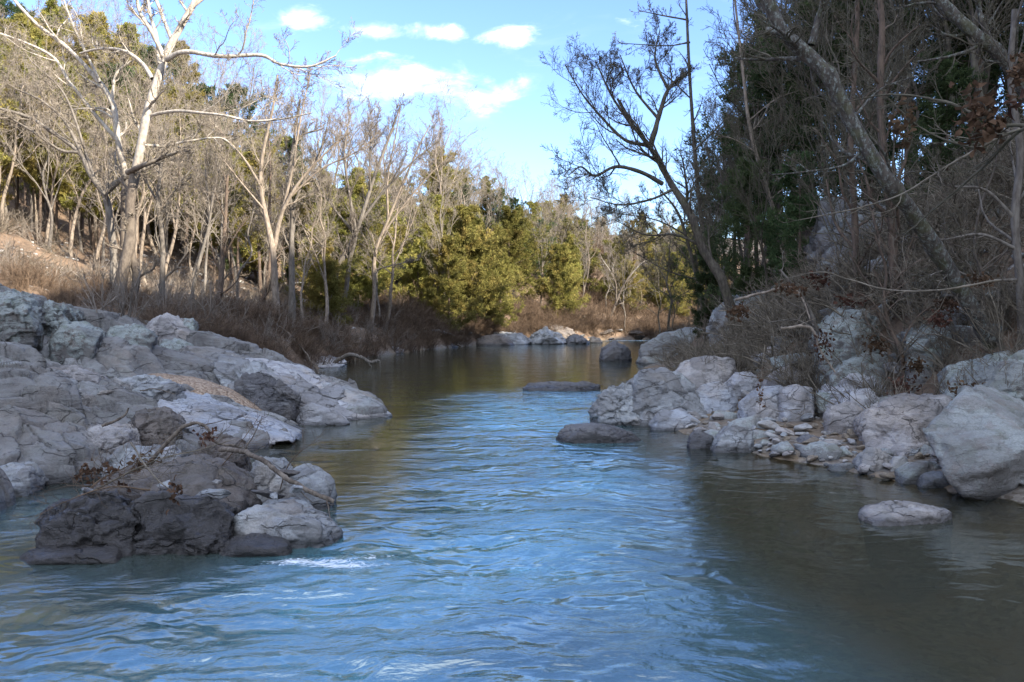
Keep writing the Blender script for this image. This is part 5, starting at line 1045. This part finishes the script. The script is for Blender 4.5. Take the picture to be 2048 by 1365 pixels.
# --- driftwood and flood wrack on the island
stick('log', 'weathered fallen log sloping off the island over the rounded boulder', 'log', [(440,900,8.5),(500,908,8.2),(545,938,7.95),(600,974,7.75),(640,994,7.7),(668,1004,7.7)], .026, .020, 'drift', (3, 2), 11, .22, S=12)
stick('branch', 'mossy arched driftwood branch above the island crest', 'branch', [(300,925,9.2),(332,888,9.2),(365,855,9.2),(392,846,9.2),(415,858,9.2),(432,884,9.1),(470,892,9.0)], .024, .013, 'drift', (4, 3), 12, .3, S=10)
stick('branch', 'bare thorny twig branch lying across the island middle', 'branch', [(180,985,7.6),(260,945,7.7),(330,915,7.8),(400,900,7.9),(470,880,8.1)], .010, .003, 'twig_brush2', (14, 5), 13, .3)
stick('branch', 'dark thin branch pointing down the island front', 'branch', [(262,885,7.9),(290,930,7.5),(320,965,7.3),(350,985,7.2)], .010, .004, 'twig_brush2', (10, 5), 14, .5)
stick('branch', 'fan of fine dead twigs trailing off the island left side', 'branch', [(300,980,7.2),(220,975,7.1),(140,1000,7.0),(60,1040,6.9)], .008, .002, 'twig_brush', (16, 6), 15, .4)
stick('branch', 'fine dead twigs standing over the island brown slab', 'branch', [(160,1000,7.5),(200,960,7.6),(260,930,7.8),(330,880,8.0)], .008, .002, 'twig_brush', (16, 6), 16, .4)
stick('branch', 'crooked twigs rising above the fallen log', 'branch', [(560,980,8.2),(575,935,8.2),(600,905,8.2),(640,880,8.2)], .006, .002, 'twig_brush', (8, 4), 17, .6)
stick('branch', 'dead twig spray on the island right of the crest', 'branch', [(420,960,8.4),(470,900,8.4),(500,860,8.5),(520,830,8.6)], .006, .002, 'twig_brush', (10, 5), 18, .45)
stick('branch', 'weathered stick wedged left of the brown knob on the ledge', 'branch', [(205,852,10.8),(230,842,10.8),(250,830,10.8),(258,815,10.8)], .022, .012, 'drift', (0, 0), 19)
stick('branch', 'thin dark stick lying on the ledge middle', 'branch', [(280,782,13.1),(310,778,13.1),(350,788,13.0)], .012, .006, 'drift', (2, 0), 20)
leaves_at('matted brown leaves caught on driftwood at the island left', PX(195,945,7.9), 60, (.22, .16, .10), (.05, .09), 6)
leaves_at('brown leaf wrack tangled around the arched driftwood', PX(290,925,8.3), 60, (.18, .15, .14), (.05, .09), 7)
leaves_at('reddish curled leaves hanging on the island front twigs', PX(352,985,6.9), 22, (.06, .05, .10), (.05, .08), 8)
leaves_at('small dark leaf tuft under the bend of the arched driftwood', PX(415,872,9.0), 30, (.12, .10, .08), (.05, .08), 9)
leaves_at('few orange-brown leaves on the island brown slab', PX(250,970,7.4), 10, (.10, .08, .06), (.05, .07), 10)
leaves_at('dark leaf wrack hugging the leaning sapling by the lichen boulder', PX(1648,690,13.9), 70, (.16, .15, .35), (.06, .11), 11)
leaves_at('brown leaf wrack at the foot of the slender arching sapling', PX(1578,578,13.1), 80, (.28, .2, .12), (.06, .11), 12)
leaves_at('dark leaf wrack at the foot of the leaf-hung sapling', PX(1808,770,12.9), 60, (.22, .2, .12), (.06, .11), 13)
leaves_at('reddish leaf strings hanging above the pale cleft boulder', PX(1520,782,13.6), 26, (.05, .05, .28), (.05, .08), 14)
for i, (px, py, d, lab) in enumerate([(1700,600,14.5,'in the brush above the big lichen boulder'), (1880,640,13,'on the wide lichen-spotted ledge'), (1925,780,11,'in front of the steep pale lichen boulder'), (1750,690,13.8,'over the big lichen boulder right shoulder'), (1890,610,13.4,'above the wide lichen-spotted ledge'),
                                      (1830,730,12.6,'right of the leaf-hung sapling foot'), (1480,625,18,'under the leaning dark oak'), (1960,560,12,'beside the white-streaked sapling'), (1640,560,14.8,'right of the slender arching sapling')]):
    leaves_at('dark brown leaf wrack '+lab, PX(px, py, d), 70, (.2*d/14, .15, .14*d/14), (.06*d/13, .11*d/13), 30+i)
# --- logs and deadfall on the sunlit floor
for i, (pts, r, lab) in enumerate([
    ([(398,598,33),(450,604,33),(520,622,32),(590,645,31),(640,655,30)], .05, 'long thin fallen pole slanting down in front of the sunlit floor'),
    ([(-20,568,28),(60,572,28),(130,570,28),(200,566,28)], .10, 'weathered fallen log at the left edge behind the ledge'),
    ([(40,582,26),(100,578,26),(170,584,26)], .06, 'shorter fallen log just below the weathered left-edge log'),
    ([(655,632,34),(700,604,34),(740,584,34),(760,574,34)], .09, 'dark fallen trunk leaning up to the right behind the front trees'),
    ([(590,600,42),(650,596,42),(720,604,42)], .10, 'pale fallen log on the sunlit floor behind dark fallen trunk'),
    ([(440,592,44),(500,602,43),(560,612,42)], .09, 'pale fallen log lying among the sunlit stones'),
    ([(700,622,44),(740,612,44),(790,616,44)], .07, 'short sunlit fallen log near the swept-right tan tree'),
    ([(860,640,60),(900,632,60),(935,645,60)], .08, 'grey fallen limb on the far sunlit bank')]):
    P = []
    for (px, py, d) in pts:
        x = (px-1024)/FOC*d; P.append((px, HOR-(hz(x, d)+r*.7+(.9 if lab.startswith('dark') and px > 690 else .25 if 'pole' in lab else 0)-CAM_H)*FOC/d, d))
    stick('log', lab, 'log', P, r, r*.6, 'drift' if i != 3 else 'bark_grey', (4, 2), 50+i, .2, rmin=.006)
# --- stones strewn over the sunlit floor
gs = []
for _ in range(4):
    q = sr.normal(size=(12, 3)); q /= np.linalg.norm(q, axis=1, keepdims=True); V, F = rock_mesh('r', q*np.array([1, .8, .5]), None, sub=3, seed=int(sr.integers(99)), blocks=.4, k=60); gs.append((V*.5, F))
sp = []
while len(sp) < 420:
    y = sr.uniform(26, 66); x = float(bankL(y))-sr.uniform(1.5, 16)
    s = float(sr.choice([.25, .4, .65], p=[.5, .35, .15]))*sr.uniform(.7, 1.3); sp.append((x, y, hz(x, y)+.04*s, s, s, sr.uniform(0, 6.28)))
o = ob('rubble', scatter_mesh('rubble', gs, sp, M['white'])); tag(o, 'pale stones strewn over the sunlit leaf-covered floor', 'stones', kind='stuff')
sp = []
while len(sp) < 300:
    y = sr.uniform(10, 40) if sr.random() < .5 else sr.uniform(10, 19); x = float(bankR(y))+sr.uniform(.0, 9)
    s = float(sr.choice([.2, .4, .8], p=[.5, .3, .2]))*sr.uniform(.7, 1.3)
    if y > 18 and x < bankR(y)+1: continue
    sp.append((x, y, hz(x, y)+.02*s, s, s*.9, sr.uniform(0, 6.28)))
o = ob('rubble', scatter_mesh('rubble', gs, sp, M['lichen'])); tag(o, 'grey stones scattered over the right bank', 'stones', kind='stuff')

# ------------------------------------------------------------------ what each repeat is called, from where it stands
ORD = 'first second third fourth fifth sixth seventh eighth ninth tenth eleventh twelfth thirteenth fourteenth fifteenth sixteenth seventeenth eighteenth nineteenth twentieth'.split()
def ordinal(i): return ORD[i] if i < 20 else 'twenty-'+ORD[i-20] if i < 29 else 'number %d' % (i+1)
def spot_left(px):
    for lim, ph in [(205, 'left of the big sycamore'), (330, 'behind the big sycamore'), (500, 'between big sycamore and V-shaped tree'), (610, 'behind the V-shaped tree'), (740, 'behind the dark bent tree'),
                    (880, 'right of the slim tan tree'), (1040, 'above the far pool'), (1180, 'above the far rapid')]:
        if px < lim: return ph
    return 'at the far bend'
def spot_right(px):
    for lim, ph in [(1420, 'beside the leaning dark oak'), (1560, 'behind the arching sapling'), (1700, 'behind the diagonal trunk'), (1850, 'above the tall cliff block'), (1980, 'behind the hanging leaf clumps')]:
        if px < lim: return ph
    return 'at the right edge'
ROWS = {'flat': 'sunlit floor', 'flatc': 'sunlit floor', 'flatd': 'sunlit floor', 'leftedge': 'front fringe', 'leftc': 'front fringe', 'mid': 'middle slope', 'midc': 'middle slope', 'high': 'upper slope', 'highc': 'upper slope', 'crest': 'skyline',
        'farc': 'lower slope', 'farc2': 'far slope', 'farb': 'far slope', 'bendb': 'near bank', 'bend2': 'far bank', 'bendc': 'far bank'}
sets = {}
for o, kind, zone, px, d in PLACED:
    if zone.startswith('right'):
        key = (kind, 'dark', spot_right(px), 'near' if d < 26 else 'middle' if d < 36 else 'back')
    else: key = (kind, 'sunlit', spot_left(px), ROWS[zone])
    sets.setdefault(key, []).append((px, o))
for (kind, tone, spot, rw), lst in sets.items():
    lst.sort(key=lambda q: q[0])
    noun = 'bare tree' if kind == 'bare' else 'cedar'
    for i, (px, o) in enumerate(lst):
        which = (ordinal(i)+' ') if len(lst) > 1 else 'lone '
        tail = ' from the left' if len(lst) > 1 else ''
        if tone == 'dark': lab = which+('dark '+noun)+tail+', '+rw+' row '+spot
        else: lab = which+noun+tail+', '+rw+', '+spot
        side = 'shaded right bank' if tone == 'dark' else 'sunlit left hillside'
        tag(o, lab, 'tree', ('bare trees' if kind == 'bare' else 'cedars')+' on the '+side)
sets = {}
for o, mt, s, px, py in COBO:
    t_ = (py-800)/(68+(px-1380)*.26)
    key = ({'tan': 'tan', 'white': 'whitish', 'slate': 'grey', 'pink': 'pinkish'}[mt], 'small' if s < .18 else 'middling' if s < .28 else 'large', ('upper' if t_ < .45 else 'middle' if t_ < .75 else 'waterside')+(' left' if px < 1560 else ' central' if px < 1720 else ' right'))
    sets.setdefault(key, []).append((px, o))
for (c_, z_, b_), lst in sets.items():
    lst.sort(key=lambda q: q[0])
    for i, (px, o) in enumerate(lst):
        lab = f"{ordinal(i)} {z_} {c_} cobble from the left, {b_} part of the cobble bar" if len(lst) > 1 else f"only {z_} {c_} cobble in the {b_} part of the cobble bar"
        tag(o, lab, 'cobble', 'cobbles of the bar on the right bank')

def spot_rock(px):
    for lim, ph in [(1480, 'beside the large grey wedge boulder'), (1640, 'behind the pale cleft boulder'), (1760, 'around the big lichen boulder'), (1880, 'left of the wide lichen ledge'), (2000, 'above the huge tilted slab')]:
        if px < lim: return ph
    return 'at the right frame edge'
sets = {}
for o, mt, s, px, up in BLK:
    key = ({'slate': 'grey', 'pink': 'pinkish', 'pale': 'pale', 'blue': 'blue-grey', 'lichen': 'lichen-spotted', 'lichen2': 'lichen-covered'}[mt], 'small' if s < .5 else 'medium' if s < .75 else 'large', 'up-slope' if up else 'low', spot_rock(px))
    sets.setdefault(key, []).append((px, o))
for (c_, z_, b_, sp_), lst in sets.items():
    lst.sort(key=lambda q: q[0])
    for i, (px, o) in enumerate(lst):
        tag(o, f"{b_} {z_} {c_} angular rock {sp_}"+(f", {ordinal(i)} from the left" if len(lst) > 1 else ''), 'rock', 'angular rocks piled on the right bank')

sets = {}
for o, mt, s, px, y, isl in LFR:
    wh = 'on the driftwood island' if isl else ('on the ledge by the gravel strip' if px > 420 else 'on the ledge behind the island' if y < 12.5 else 'on the upper left ledge')
    sets.setdefault(({'slate': 'grey', 'pink': 'pinkish', 'pale': 'pale', 'lichen': 'lichen-spotted', 'brown': 'brown', 'dark': 'dark'}[mt], 'small' if s < .22 else 'larger', wh), []).append((px, o))
for (c_, z_, w_), lst in sets.items():
    lst.sort(key=lambda q: q[0])
    for i, (px, o) in enumerate(lst): tag(o, f"{z_} {c_} rock fragment lying {w_}"+(f", {ordinal(i)} from the left" if len(lst) > 1 else ''), 'rock', 'loose rock fragments on the left bank')

FRK.sort(key=lambda q: q[3])
for i, (o, mt, s, px) in enumerate(FRK):
    nb = 'under the left brush' if px < 940 else 'near the smooth warm dome' if px < 1050 else 'by the far jagged pile' if px < 1130 else 'beside the far rapid'
    same = [q for q in FRK if q[1] == mt and (('under the left brush' if q[3] < 940 else 'near the smooth warm dome' if q[3] < 1050 else 'by the far jagged pile' if q[3] < 1130 else 'beside the far rapid') == nb)]
    k_ = [q[0].name for q in same].index(o.name)
    tag(o, f"low {dict(brown='brown', slate='grey', dark='dark')[mt]} waterline rock {nb}"+(f", {ordinal(k_)} from the left" if len(same) > 1 else ''), 'rock', 'low rocks along the far waterline')

# ------------------------------------------------------------------ the builds the copies came from leave the scene
for book in (BARE, CED):
    for root in book.values():
        for ch in list(root.children): bpy.data.objects.remove(ch)
        bpy.data.objects.remove(root)
